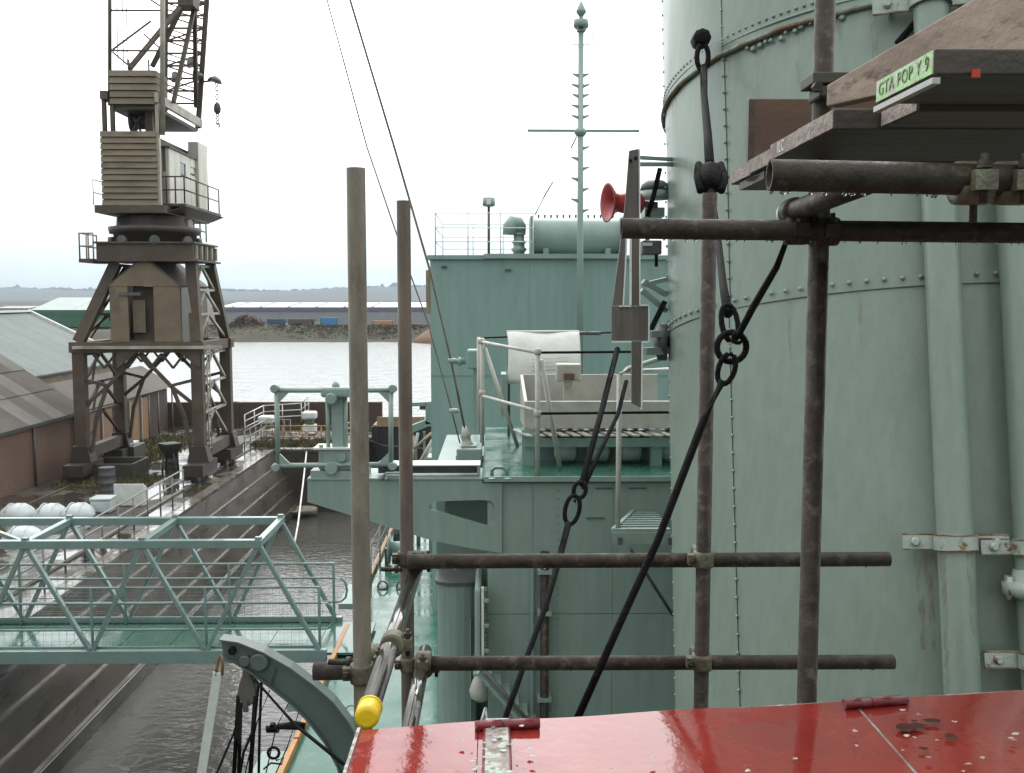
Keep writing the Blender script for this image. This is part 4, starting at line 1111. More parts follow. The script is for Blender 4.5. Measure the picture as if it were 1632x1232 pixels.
# roof rails
t = thing('roof_railing', 'thin white railing round the deckhouse roof edge', 'railing', P(770, 405, YB))
def rr(px0, py0, px1, py1, nst, dY=0.15, d1=None):
    a = P(px0, py0, YB + dY); b = P(px1, py1, YB + (dY if d1 is None else d1)); a.z = zt_ + .09; b.z = zt_ + .09
    for h_ in (.92, .6, .3): MB().tube(a + V((0, 0, h_)), b + V((0, 0, h_)), .011, 5).build('rail', m_white, t)
    for k in range(nst + 1):
        c = a.lerp(b, k / nst); MB().tube(c, c + V((0, 0, .92)), .014, 5).build('stanchion', m_white, t)
rr(694, 410, 850, 405, 3); rr(694, 410, 706, 400, 1, .15, 3.5); rr(706, 402, 850, 398, 3, 3.5)
t = thing('cowl_vent', 'pale green cowl ventilator on the deckhouse roof', 'ventilator', P(826, 405, YB + 1))
a = P(827, 405, YB + 1); a.z = zt_ + .09
MB().lathe(a, (0, 0, 1), [(.13, 0), (.13, .12), (.17, .14), (.17, .2), (.13, .22), (.13, .3), (.16, .32), (.16, .36), (.12, .38), (.12, .55)], 14).build('stem', m_pale, t)
m = MB(); pts = [a + V((0, 0, .5)), a + V((0, 0, .66)), a + V((-.05, 0, .76)), a + V((-.13, -.02, .78)), a + V((-.2, -.04, .68)), a + V((-.21, -.04, .5))]
m.path(pts, [.15, .17, .18, .18, .17, .16], 12); m.build('cowl', m_pale, t)
t = thing('signal_lamp', 'small drum lamp on a thin post on the deckhouse roof', 'lamp', P(779, 405, YB + .5))
a = P(779, 405, YB + .5); a.z = zt_ + .09; top = P(779, 328, YB + .5)
MB().tube(a, top, .03, 8).build('post', m_darkgrey, t)
MB().lathe(top, (0, 0, 1), [(.09, -.02), (.14, .0), (.14, .17), (.1, .18)], 14).build('drum', m_pale, t)
MB().bb(top.x - .05, top.x + .05, top.y - .16, top.y - .135, top.z + .02, top.z + .15).build('lens', m_white, t)
# big drum on the roof
t = thing('roof_drum', 'large pale green cylindrical housing on the deckhouse roof', 'drum', P(915, 406, YB + .8))
xa, xb = P(850, 0, YB + .3).x, P(996, 0, YB + .3).x
zc_ = (P(0, 343, YB + .3).z + zt_ + .1) / 2; rr_ = (P(0, 343, YB + .3).z - zt_ - .1) / 2
MB().lathe((xa, YB + .9, zc_), (1, 0, 0), [(rr_ * .985, 0), (rr_, .04), (rr_, xb - xa - .04), (rr_ * .985, xb - xa)], 36).build('shell', m_pale, t)
for x_ in (xa + .3, xb - .3): MB().bb(x_ - .06, x_ + .06, YB + .5, YB + 1.3, zt_ + .09, zc_ - rr_ * .6).build('saddle', m_block, t)
for k in range(13):
    x_ = xa + .15 + k * (xb - xa - .3) / 12
    MB().lathe((x_, YB + .9, zc_ + rr_), (0, 0, 1), [(.015, 0), (.025, .06), (.008, .08)], 6).build('top_stud', m_darkgrey, t)
for x_ in (xa - .05, xb + .01): MB().bb(x_, x_ + .05, YB + .35, YB + 1.45, zt_ + .09, P(0, 341, YB).z).build('end_plate', m_block, t)
MB().path([P(853, 342, YB + .6), P(868, 312, YB + .6), P(881, 290, YB + .6)], .016, 5).build('chain_stay', m_darkgrey, label='short chain stay rising from the roof drum', cat='chain')

# ------------------------------------------------------------------ mast
YM = 21.4
t = thing('signal_mast', 'slender pale green signal mast with yard, steps and finial', 'mast', P(931, 640, YM))
bt = P(934, 640, YM); tp = P(926, 48, YM)
bt.z = zt_ - 4.2; bt.x = tp.x + .02
MB().tube(bt, tp, .075, 14, .06).build('pole', m_pale, t)
c = lambda py: V((tp.x, YM, P(0, py, YM).z))
for py, hw in ((116, 13), (133, 14), (149, 13), (166, 14), (183, 14)):
    p = c(py)
    for sg in (-1, 1): MB().prism([p + V((sg * .05, -.04, .012)), p + V((sg * hw / 74, -.03, .03)), p + V((sg * hw / 74, -.03, .012)), p + V((sg * .05, -.04, -.06))], (0, .07, 0)).build('step', m_pale, t)
for i, py in enumerate((233, 250, 266, 283, 300, 317, 334)):
    p = c(py); sg = 1 if i % 2 == 0 else -1
    MB().prism([p + V((sg * .06, -.04, .012)), p + V((sg * .19, -.03, .03)), p + V((sg * .19, -.03, .01)), p + V((sg * .06, -.04, -.06))], (0, .07, 0)).build('step', m_pale, t)
p = c(208)
MB().tube(P(841, 208, YM), P(1019, 208.5, YM), .03, 10).build('yard', m_pale, t)
MB().lathe(p, (0, 0, 1), [(.08, -.09), (.13, -.03), (.13, .03), (.08, .09)], 14).build('yard_collar', m_pale, t)
MB().lathe(c(48), (0, 0, 1), [(.07, 0), (.11, .03), (.05, .06), (.04, .13), (.03, .15)], 12).build('collar', m_pale, t)
MB().lathe(c(41), (0, 0, 1), [(.14, 0), (.165, .05), (.16, .16), (.12, .17), (.04, .18), (.05, .27)], 16).build('finial_drum', m_pale, t)
MB().lathe(c(24), (0, 0, 1), [(.03, 0), (.11, .11), (.105, .14), (.02, .33)], 14).build('finial_cone', m_pale, t)
MB().path([c(46) + V((q[0], 0, q[1])) for q in ((0, .03), (.2, .03), (.24, -.02), (.24, -.22), (.2, -.26), (0, -.28), (-.2, -.26), (-.24, -.22), (-.22, 0), (-.18, .03))], .012, 6, True).build('loop_aerial', m_white, t)
MB().beam(p + V((-.08, 0, -.1)), p + V((-.2, 0, -.34)), .03, .03).build('yard_stay', m_darkgrey, t)
MB().beam(p + V((.08, 0, -.1)), p + V((.2, 0, -.26)), .012, .012).build('yard_stay', m_darkgrey, t)

# ------------------------------------------------------------------ forward deckhouse with platform (about 8.4 m ahead)
YD = 8.4
zp = P(0, 763, YD).z
xl = P(775, 0, YD).x
t = thing('deckhouse', 'near green deckhouse with flat bulkhead under the railed platform', 'deckhouse', (1.4, YD, 0))
pl = [(xl, P(851, 0, YD).x), (P(851.6, 0, YD).x, P(985, 0, YD).x), (P(985.5, 0, YD).x, 2.2), (2.205, 4.2)]
for (x0, x1) in pl:
    for (z0, z1) in ((0, P(0, 985, YD).z), (P(0, 984, YD).z, zp - .02)):
        MB().bb(x0, x1, YD + .03, YD + .07, z0, z1).build('bulkhead_plate', m_ship, t)
MB().bb(xl + .01, 4.2, YD + .08, 11.6, 0, zp - .05).build('core', m_ship, t)
MB().bb(P(766, 0, YD).x, 4.2, YD, 11.7, zp - .05, zp).build('platform_deck', m_deck, t)
MB().bb(P(770, 0, YD).x, 4.2, YD - .02, YD - .003, zp - .035, zp + .008).build('deck_edge', m_ship, t)
for px in (955, 1010): MB().bb(P(px, 0, YD).x, P(px + 30, 0, YD).x, YD + .015, YD + .029, P(0, 781, YD).z - .008, P(0, 781, YD).z).build('welded_strip', m_darkgrey, t)
MB().bb(P(940, 0, YD).x, P(970, 0, YD).x, YD + .015, YD + .029, P(0, 829, YD).z - .006, P(0, 829, YD).z).build('welded_strip', m_darkgrey, t)
rv = MB()
for k in range(60): rv.lathe(V((P(893 + 1.0 * 0, 0, YD).x, YD + .028, zp - .12 - k * .07)), (0, -1, 0), [(.008, 0), (.003, .007)], 6)
o = rv.build('rivets', m_ship, t); o['kind'] = 'stuff'
pp = P(868, 900, YD - .06)
MB().tube((pp.x, YD - .06, .0), (pp.x, YD - .06, P(0, 880, YD).z), .036, 12).build('drain_pipe', m_steel_dark, t)
for py in (912, 978, 1115): MB().bb(pp.x - .06, pp.x + .06, YD - .10, YD + .03, P(0, py, YD).z - .015, P(0, py, YD).z + .02).build('pipe_bracket', m_pale, t)
MB().bb(P(846, 0, YD).x, P(852, 0, YD).x, YD - .02, YD + .03, 0, P(0, 905, YD).z).build('corner_strip', m_block, t)
# recessed return left of the bulkhead
MB().bb(P(690, 0, 9.4).x, xl - .005, 9.4, 11.5, 0, zp - .06).build('recessed_wall', m_ship, t)
# cantilever arm with oval hole carrying the pedestal
Ya = 8.405
o = [(490, 765), (560, 765), (640, 765), (705, 765), (775, 765), (800, 765), (800, 830), (800, 882), (745, 873), (690, 862), (600, 834), (490, 800)]
h_ = [(683, 806), (687, 801), (700, 799), (730, 798), (765, 797), (783, 798), (788, 806), (788, 832), (780, 839), (735, 826), (706, 817), (686, 812)]
MB().ringprism([P(*q, Ya) for q in o], [P(*q, Ya) for q in h_], (0, .03, 0)).build('cantilever_plate', m_ship, t)
MB().prism([V((P(*q, Ya).x, Ya + .45, P(*q, Ya).z)) for q in ((708, 767), (798, 767), (798, 880), (716, 866), (706, 840), (704, 800))], (0, .03, 0)).build('cantilever_plate', m_ship, t)
MB().prism([P(490, 765, Ya) + V((0, -.01, .004)), P(800, 765, Ya) + V((0, -.01, .004)), P(800, 765, Ya) + V((0, .52, .004)), P(490, 765, Ya) + V((0, .5, .004))], (0, 0, .012)).build('arm_top', m_pale, t)
# trough along the arm
za = P(0, 765, Ya).z + .02; zz_ = P(0, 747, Ya).z
MB().bb(P(590, 0, Ya).x, P(763, 0, Ya).x, Ya + .06, Ya + .30, zz_ + .003, zz_ + .012).build('trough_lip', m_white, t)
MB().bb(P(590, 0, Ya).x, P(763, 0, Ya).x, Ya + .16, Ya + .18, za, zz_).build('trough_side', m_darkgrey, t)  # dark grey colour stands in for shade inside the open channel
MB().bb(P(758, 0, Ya).x, P(763, 0, Ya).x, Ya + .06, Ya + .155, za, zz_).build('trough_end', m_pale, t)
# ventilation trunk on the deck below
tv = thing('vent_trunk', 'rounded dark green ventilation trunk standing against the deckhouse', 'ventilator', (P(722, 0, 9).x, 9.1, 0))
xa, xb = P(690, 0, 8.9).x, P(756, 0, 8.9).x
zz_ = P(0, 935, 8.9).z
pr = []
for k in range(9):
    a = math.pi * k / 8
    pr.append(V(((xa + xb) / 2 - math.cos(a) * (xb - xa) / 2, 8.98 - math.sin(a) * .12, 0)))
pr += [V((xb, 9.39, 0)), V((xa, 9.39, 0))]
m = MB(); m.prism(pr, (0, 0, zz_)); m.build('trunk', m_ship, tv)
MB().prism([p + V((0, 0, zz_ + .002)) for p in [V((q.x * 1.0 + (.02 if q.x > (xa + xb) / 2 else -.02), q.y - .02, 0)) for q in pr]], (0, 0, .03)).build('cap', m_darkgrey, tv)
for px in (745,): MB().bb(P(px, 0, 8.9).x, P(px + 2, 0, 8.9).x, 8.84, 8.9, 0, zz_ - .3).build('conduit', m_pale, tv)
# open steel door with pale edge
td = thing('watertight_door', 'open pale rimmed steel door beside the vent trunk', 'door', (P(765, 0, 8.2).x, 8.3, 1))
MB().bb(P(753, 0, 8.2).x, P(764, 0, 8.2).x, 8.22, 8.9, P(0, 1062, 8.2).z, P(0, 942, 8.2).z).build('door_leaf', m_pale, td, bevel=.03)
MB().bb(P(764.6, 0, 8.2).x, P(769, 0, 8.2).x, 8.18, 8.23, P(0, 1066, 8.2).z, P(0, 940, 8.2).z).build('rim', m_white, td)
MB().bb(P(770, 0, 8.2).x, P(774, 0, 8.2).x, 8.2, 8.3, P(0, 1066, 8.2).z, P(0, 944, 8.2).z).build('seal', m_black, td)
for py in (960, 1000, 1040): MB().bb(P(768, 0, 8.2).x, P(777, 0, 8.2).x, 8.16, 8.2, P(0, py, 8.2).z - .012, P(0, py, 8.2).z + .012).build('clip', m_pale, td)
# steep ladder below the door
tl = thing('deck_ladder', 'steep pale railed ladder leading down from the steel door', 'ladder', P(800, 1150, 8.0))
for dy in (0, .55):
    MB().beam(P(762, 1070, 8.15) + V((0, dy, 0)), P(862, 1185, 8.15) + V((0, dy, 0)), .03, .09, (0, 1, 0)).build('stringer', m_pale if dy == 0 else m_ship, tl)
for k in range(7):
    p = P(762, 1070, 8.15).lerp(P(862, 1185, 8.15), (k + .5) / 7); MB().bb(p.x - .08, p.x + .08, 8.18, 8.68, p.z - .01, p.z + .01).build('tread', m_ship, tl)
MB().tube(P(765, 1060, 8.1), P(865, 1176, 8.1), .016, 8).build('handrail', m_darkgrey, tl)
tf = thing('fender', 'pale pear shaped fender hanging beside the deck ladder', 'fender', P(766, 1115, 8.5))
p = P(766, 1118, 8.5)
MB().lathe(p, (0, 0, 1), [(.03, 0), (.085, .04), (.10, .10), (.075, .18), (.035, .26), (.025, .29)], 14).build('body', m_cream, tf)
MB().tube(p + V((0, 0, .29)), p + V((.0, 0, .55)), .01, 6).build('lanyard', m_rope, tf)
tt = thing('tripod_stay', 'small white forked stay at the foot of the deck ladder', 'stay', P(772, 1155, 8.2))
MB().tube(P(774, 1128, 8.2), P(764, 1160, 8.2), .012, 6).build('leg', m_white, tt); MB().tube(P(774, 1128, 8.2), P(778, 1162, 8.2), .012, 6).build('leg', m_white, tt)

# ------------------------------------------------------------------ pedestal frame on the arm
t = thing('aerial_frame', 'pale green square pipe frame on a pedestal at the arm tip', 'aerial frame', P(536, 752, 8.45))
Yp = 8.42
corner = [(441, 622), (623, 622), (623, 740), (443, 742)]
cs = [P(*q, Yp) for q in corner]
for a, b in zip(cs, cs[1:] + cs[:1]): MB().tube(a, b, .021, 12).build('frame_pipe', m_pale, t)
for i, cpt in enumerate(cs):
    a = (cs[(i + 1) % 4] - cpt).normalized(); b = (cs[i - 1] - cpt).normalized()
    MB().prism([cpt + V((0, -.013, 0)), cpt + a * .12 + V((0, -.013, 0)), cpt + b * .12 + V((0, -.013, 0))], (0, .026, 0)).build('gusset', m_pale, t)
    MB().lathe(cpt - (a + b) * .015, (0, 1, 0), [(.03, -.035), (.038, -.02), (.038, .02), (.03, .035)], 12).build('corner_casting', m_pale, t)
    MB().tube(cpt - a * .045, cpt - a * .02, .014, 6).build('corner_bolt', m_pale, t)
pc = P(536, 640, Yp + .05); zb0 = P(0, 746, 8.45).z; zt0 = P(0, 632, Yp).z
px0 = pc.x
MB().prism([(px0 - .045, Yp + .05, zb0 + .15), (px0 + .06, Yp + .05, zb0 + .15), (px0 + .055, Yp + .05, zt0), (px0 - .045, Yp + .05, zt0)], (0, .10, 0)).build('column', m_pale, t, bevel=.01)
for s_ in (-.075, .075): MB().tube((px0 + s_, Yp + .06, zb0 + .1), (px0 + s_, Yp + .06, zt0), .018, 10).build('column_pipe', m_pale, t)
MB().bb(px0 - .15, px0 + .16, Yp + .0, Yp + .2, zb0 - .02, zb0 + .155).build('gearbox', m_ship, t, bevel=.012)
MB().bb(px0 - .19, px0 + .2, Yp - .02, Yp + .24, zb0 + .158, zb0 + .172).build('flange', m_white, t)
MB().bb(px0 - .12, px0 + .13, Yp - .03, Yp + .1, zt0 - .01, zt0 + .075).build('head_clamp', m_pale, t, bevel=.02)
MB().lathe((px0 - .03, Yp - .06, zt0 - .02), (0, 1, 0), [(.04, 0), (.05, .02), (.05, .06)], 12).build('head_boss', m_pale, t)
MB().lathe((px0, Yp + .04, zt0 + .06), (0, 0, 1), [(.035, 0), (.03, .04), (.012, .06)], 10).build('grease_cap', m_pale, t)
MB().lathe((px0 - .04, Yp - .04, zb0 + .0), (0, 1, 0), [(.05, 0), (.055, .02), (.04, .06)], 14).build('gear_boss', m_pale, t)
MB().lathe((px0 + .05, Yp - .03, zb0 + .09), (0, 1, 0), [(.035, 0), (.04, .05)], 12).build('gear_boss', m_ship, t)
MB().bb(px0 - .22, px0 + .26, Yp - .0, Yp + .26, P(0, 764, 8.45).z, zb0 - .025).build('bed_plate', m_pale, t)
for dx in (-.13, .13): MB().lathe((px0 + dx, Yp + .02, zb0 + .174), (0, 0, 1), [(.018, 0), (.018, .02)], 6).build('flange_bolt', m_pale, t)
t = thing('lashing_eye', 'small pale bent bar handle on the arm beside the tall scaffold pole', 'handle', P(612, 765, 8.4))
MB().path([P(612, 765, 8.34), P(612, 757, 8.34), P(616, 754, 8.34), P(640, 754, 8.34), P(640, 764, 8.34)], .012, 8).build('bar', m_gang, t)
for px in (606, 616): MB().lathe(P(px, 766, 8.33), (0, 0, 1), [(.02, 0), (.016, .03), (.006, .035)], 8).build('foot', m_gang, t)

# ------------------------------------------------------------------ gear on the platform
def st(x, y, z0, z1, r, nm, t, mt=m_cream): MB().tube((x, y, z0), (x, y, z1), r, 10).build(nm, mt, t)
t = thing('platform_railing', 'cream stanchion railing with black wires round the deckhouse platform', 'railing', P(857, 763, 8.5))
s1 = P(768, 545, 10.2); s2 = P(857, 562, 8.5); s3 = P(763, 540, 11.2)
st(s1.x, s1.y, zp, s1.z + .02, .022, 'stanchion', t); st(s2.x, s2.y, zp, s2.z + .02, .022, 'stanchion', t); st(s3.x, s3.y, zp, s3.z + .02, .022, 'stanchion', t)
for q, f in ((s1, (825, 712)), (s2, (893, 750))):
    e = PZ(f[0], f[1], zp); MB().tube(q + V((.03, 0, -.06)), e, .02, 10).build('strut', m_cream, t)
for q in (s1, s2):
    MB().lathe(q + V((0, 0, -.02)), (0, 0, 1), [(.025, 0), (.034, .015), (.034, .045), (.018, .06)], 10).build('knuckle', m_cream, t)
    MB().lathe(q + V((0, 0, -.55)), (0, 0, 1), [(.025, 0), (.033, .015), (.033, .045), (.025, .06)], 10).build('knuckle', m_cream, t)
MB().tube(s1, s2, .016, 8).build('rail', m_cream, t); MB().tube(s1 - V((0, 0, .55)), s2 - V((0, 0, .5)), .016, 8).build('rail', m_cream, t)
MB().tube(s3, s1, .016, 8).build('rail', m_cream, t)
w2 = V((P(1085, 0, 8.5).x, 8.5, s2.z + .01))
MB().tube(s2, w2, .011, 8).build('guard_wire', m_rope, t); MB().tube(s2 - V((0, 0, .52)), w2 - V((0, 0, .52)), .012, 8).build('guard_wire', m_rope, t)
MB().tube(s3 + V((.05, 0, .01)), P(975, 530, 11.2), .009, 8).build('guard_wire', m_rope, t)
for px in (915, 935): MB().tube(P(px, 531, 11.2), P(px + 22, 531, 11.2), .022, 8).build('turnbuckle', m_darkgrey, t)
# flag locker
t = thing('flag_locker', 'cream open topped flag locker with slatted shelf on the platform', 'locker', P(950, 745, 9.4))
fz, fy = P(0, 641, 9.0).z, 9.0
x0, x1 = P(836, 0, fy).x, P(1100, 0, fy).x
ry = 10.5; rz = P(0, 598, ry).z
MB().bb(x0, x1, fy, fy + .04, P(0, 685, fy).z, fz).build('front_panel', m_cream, t, bevel=.006)
MB().bb(x0 + .02, x1, ry, ry + .04, fz - .25, rz).build('back_panel', m_cream, t)
MB().prism([(x0, fy + .045, fz), (x0, ry - .005, rz), (x0, ry - .005, fz - .35), (x0, fy + .045, fz - .25)], (.03, 0, 0)).build('end_panel', m_cream, t)
MB().bb(x0 + .04, x1, fy + .05, ry - .01, fz - .30, fz - .27).build('tray', m_darkgrey, t)
for k in range(14):
    xx = x0 + .1 + k * .1; MB().bb(xx, xx + .045, fy + .06, ry - .02, fz - .265, fz - .22).build('tray_slat', m_cream if k % 3 else m_ply, t)
for k in range(20):
    xx = x0 + .02 + k * .105
    MB().prism([(xx, fy - .2, P(0, 693, fy).z), (xx + .058, fy - .2, P(0, 693, fy).z), (xx - .06, fy + .25, P(0, 693, fy).z), (xx - .118, fy + .25, P(0, 693, fy).z)], (0, 0, .012)).build('shelf_slat', m_cream, t)
MB().bb(x0, x1, fy - .06, fy - .02, P(0, 713, fy).z, P(0, 700, fy).z).build('shelf_rail', m_block, t)
MB().bb(x0 - .02, x0 + .09, fy - .03, fy + .06, zp, P(0, 686, fy).z).build('leg', m_block, t)
MB().bb(x1 - .3, x1 - .2, fy - .03, fy + .06, zp, P(0, 686, fy).z).build('leg', m_block, t)
MB().bb(x0 + .1, x1, fy + .3, fy + .34, zp, P(0, 700, fy).z).build('kick_panel', m_block, t)
q = P(905, 590, 9.9); MB().bb(q.x - .12, q.x + .12, 9.75, 9.95, q.z - .1, q.z + .07).build('hinge_block', m_cream, t, bevel=.015)
MB().bb(q.x - .05, q.x + .05, 9.7, 9.75, q.z - .08, q.z - .02).build('latch', m_ply, t); MB().bb(q.x - .04, q.x + .04, 9.85, 9.95, fz - .26, q.z - .1).build('post', m_cream, t)
for k in range(5):
    xx = x0 + .28 + k * .3
    MB().lathe((xx, fy + .12, zp + .10), (1, 0, 0), [(.03, 0), (.085, .03), (.09, .18), (.03, .21)], 12).build('flag_roll', m_pale, t)
# canvas screen
t = thing('canvas_screen', 'curved off white canvas wind screen behind the flag locker', 'screen', P(867, 640, 11.0))
Yc = 10.95
a0, a1 = P(807, 0, Yc).x, P(928, 0, Yc).x; zlo, zhi = P(0, 612, Yc).z, P(0, 530, Yc).z
def scr(u, v):
    x_ = a0 + (a1 - a0) * u; an = v * 1.25
    return V((x_ + (.02 * math.sin(v * 3) if u == 0 else 0), Yc - .12 + .42 * (1 - math.cos(an)), zlo + (zhi - zlo) * math.sin(an) / math.sin(1.25) + .008 * math.sin(u * 9) - .012 * math.sin(u * math.pi) * v))
MB().grid(scr, 24, 14).build('canvas', m_dirtywhite, t, solid=.012)
MB().tube(scr(0, 1), scr(1, 1), .014, 8).build('top_rope', m_dirtywhite, t)
for x_ in (a0 + .01, a1 - .03): MB().bb(x_, x_ + .03, Yc - .02, Yc + .03, zp, zlo + .25).build('post', m_darkgrey, t)
MB().bb(a0 - .06, a0 - .005, Yc - .3, Yc + .1, zp + .25, zlo + .12).build('side_flap', m_ship, t)
q = P(916, 587, Yc - .2); MB().bb(q.x - .04, q.x + .04, Yc - .15, Yc - .12, q.z - .06, q.z + .06).build('window_patch', m_ship, t)
for k in range(4): MB().tube(P(848, 572 + 6 * k, Yc - .12), P(905, 569 + 6 * k, Yc - .12), .005, 5).build('crease', m_dirtywhite, t)
# lamp box, deck box with turnbuckle, handle
t = thing('lamp_box', 'pale green lamp box with clamp knob beside the platform railing', 'lamp', P(748, 600, 11.5))
Yl = 11.4
MB().bb(P(742, 0, Yl).x, P(767, 0, Yl).x, Yl, Yl + .25, P(0, 589, Yl).z, P(0, 558, Yl).z).build('case', m_block, t, bevel=.02)
MB().lathe(P(742, 576, Yl + .1), (-1, 0, 0), [(.035, 0), (.035, .05), (.05, .055), (.05, .08), (.03, .085), (.03, .16)], 12).build('clamp', m_pale, t)
MB().bb(P(752, 0, Yl).x, P(760, 0, Yl).x, Yl + .05, Yl + .15, zp, P(0, 590, Yl).z).build('bracket_post', m_ship, t)
t = thing('deck_box', 'grey green deck box carrying the wire stay turnbuckle', 'box', P(742, 745, 9.3))
Yk = 9.2
MB().bb(P(724, 0, Yk).x, P(766, 0, Yk).x, Yk, Yk + .4, zp - .0, P(0, 717, Yk).z).build('body', m_ship, t, bevel=.015)
MB().bb(P(731, 0, Yk).x, P(757, 0, Yk).x, Yk + .05, Yk + .3, P(0, 717, Yk).z + .003, P(0, 714, Yk).z + .003).build('lid_plate', m_pale, t)
MB().lathe(P(745, 713, Yk + .15), (-.15, 0, 1), [(.05, 0), (.06, .03), (.045, .05), (.045, .1), (.055, .11), (.03, .16), (.02, .2)], 10).build('turnbuckle', m_cream, t)
MB().bb(P(720, 0, Yk).x, P(768, 0, Yk).x, Yk + .38, Yk + .44, zp - .3, zp).build('foot', m_ship, t)
t = thing('grab_handle', 'bent pale green grab handle on the wet platform edge', 'handle', P(798, 765, 8.6))
MB().path([P(784, 764, 8.55), P(784, 750, 8.55), P(789, 745, 8.55), P(802, 745, 8.55), P(808, 751, 8.55), P(809, 764, 8.55)], .016, 8).build('bar', m_gang, t)
for px in (784, 809): MB().lathe(PZ(px, 764, zp), (0, 0, 1), [(.03, 0), (.03, .01)], 10).build('foot_plate', m_gang, t)
# white pipe post and grating stage in front of the bulkhead
t = thing('grating_stage', 'small pale slatted stage fixed to the bulkhead under a thin post', 'stage', P(1030, 860, 7.9))
q = P(987, 600, 7.7)
MB().tube((q.x, 7.7, P(0, 868, 7.7).z), (q.x, 7.7, P(0, 598, 7.7).z), .02, 10).build('post', m_cream, t)
MB().path([(q.x, 7.7, P(0, 598, 7.7).z), P(1000, 588, 7.75), P(1050, 572, 7.9), P(1068, 568, 8.0)], .02, 8).build('top_rail', m_cream, t)
MB().tube(P(1000, 592, 7.75), P(1070, 588, 8.2), .014, 8).build('top_rail', m_white, t)
zs = P(0, 849, 7.65).z
A, B_, C_, D_ = V((P(984, 0, 7.65).x, 7.65, zs)), V((P(1080, 0, 7.65).x, 7.65, zs)), V((P(1080, 0, 7.65).x, 8.36, zs)), V((P(1040, 0, 7.65).x, 8.36, zs))
MB().beam(A, B_, .03, .03).build('edge_bar', m_pale, t); MB().beam(A, D_, .03, .03).build('edge_bar', m_pale, t)
for k in range(8):
    y = 7.70 + k * .082; xq = A.x + (D_.x - A.x) * (y - 7.65) / .71
    MB().bb(xq, B_.x, y, y + .025, zs - .02, zs + .006).build('slat', m_pale, t)
MB().bb(A.x, B_.x, 7.62, 7.64, zs - .10, zs - .012).build('front_board', m_ship, t)
MB().tube(P(1005, 875, 7.66), P(1072, 980, 8.3), .014, 8).build('stay_rod', m_darkgrey, t)
for px in (988, 1068): MB().box(P(px, 862, 7.6), (.03, .03, .06)).build('hook', m_darkgrey, t)

# ------------------------------------------------------------------ wire stays passing up out of the picture
def wire(pts, r, label, mt=m_wire, name='wire_stay', cat='wire', group='wire stays'):
    return MB().path(pts, r, 6).build(name, mt, label=label, cat=cat, group=group)
wire([P(520, -130, 9.8), P(558, 0, 9.7), P(630, 240, 9.55), P(686, 434, 9.45), P(719, 575, 9.38), P(744, 700, 9.33)], .011, 'long taut rusty wire stay reaching from the sky to the deck box')
wire([P(505, -60, 10.1), P(585, 235, 9.8), P(655, 440, 9.7), P(682, 514, 9.66), P(718, 647, 9.6), P(737, 722, 9.55)], .007, 'thinner second wire stay just left of the long taut one')
for px, py in ((720, 575), (722, 655)): 
    MB().lathe(P(px - 6, py, 9.38), (1, 0, 0), [(.02, 0), (.025, .02), (.025, .07), (.015, .09)], 8).build('wire_clamp', m_pale, label='small pale clamp gripping the %s of the taut wire stay' % ('upper part' if py < 600 else 'foot'), cat='clamp', group='wire clamps')

# ================================================================== BOAT DAVIT, lower left
Yv = 12.4
t = thing('boat_davit', 'curved grey green boat davit arm leaning out over the deck edge', 'davit', V((P(600, 1250, Yv).x, Yv, 0)))
up = [(352, 1020), (380, 1024), (420, 1040), (462, 1064), (500, 1092), (530, 1118), (556, 1152), (575, 1190), (590, 1235), (600, 1290)]
lo = [(356, 1046), (376, 1052), (404, 1070), (436, 1094), (466, 1118), (494, 1146), (520, 1180), (540, 1218), (552, 1262), (560, 1310)]
web = MB(); n = len(up)
vs = [P(*q, Yv) for q in up] + [P(*q, Yv) for q in lo]
vs += [p + V((0, .10, 0)) for p in vs]
fs = []
for i in range(n - 1):
    fs += [(i, i + 1, n + i + 1, n + i), (2 * n + i, 3 * n + i, 3 * n + i + 1, 2 * n + i + 1)]
fs += [(0, n, 3 * n, 2 * n), (n - 1, 3 * n - 1, 4 * n - 1, 2 * n - 1)]
for i in range(n - 1): fs += [(i, 2 * n + i, 2 * n + i + 1, i + 1), (n + i, n + i + 1, 3 * n + i + 1, 3 * n + i)]
web.add(vs, fs); web.build('web', m_davit, t)
for ed, s_, mt in ((up, 1, m_davit), (lo, -1, m_davit)):
    fl = MB(); vs = []
    for i, q in enumerate(ed):
        p = P(*q, Yv); nrm = V((p - P(*(lo if s_ > 0 else up)[i], Yv))).normalized()
        vs += [p + V((0, -.06, 0)) + nrm * .004, p + V((0, .16, 0)) + nrm * .004, p + V((0, .16, 0)) + nrm * .026, p + V((0, -.06, 0)) + nrm * .026]
    fs = []
    for i in range(n - 1):
        for k in range(4): fs.append((4 * i + k, 4 * i + (k + 1) % 4, 4 * i + 4 + (k + 1) % 4, 4 * i + 4 + k))
    fs += [(0, 1, 2, 3), (4 * n - 4, 4 * n - 3, 4 * n - 2, 4 * n - 1)]
    fl.add(vs, fs); fl.build('flange', mt, t)
for (px, py, r) in ((371, 1036, .05), (391, 1052, .075), (414, 1054, .12)):
    MB().lathe(P(px, py, Yv) + V((0, -.06, 0)), (0, 1, 0), [(r * .8, 0), (r, .015), (r, .06)], 16).build('sheave_boss', m_davit if r > .06 else m_rope, t)
MB().beam(P(590, 1290, Yv), V((P(596, 1290, Yv).x, Yv, 0)), .35, .3, (0, 1, 0)).build('foot', m_davit, t)
MB().beam(P(440, 1062, Yv) + V((0, -.03, 0)), P(430, 1092, Yv) + V((0, -.03, 0)), .02, .02).build('weld_bead', m_darkgrey, t)
t = thing('pulley_block', 'grey brown wooden pulley block hanging under the davit head', 'pulley block', P(392, 1130, Yv))
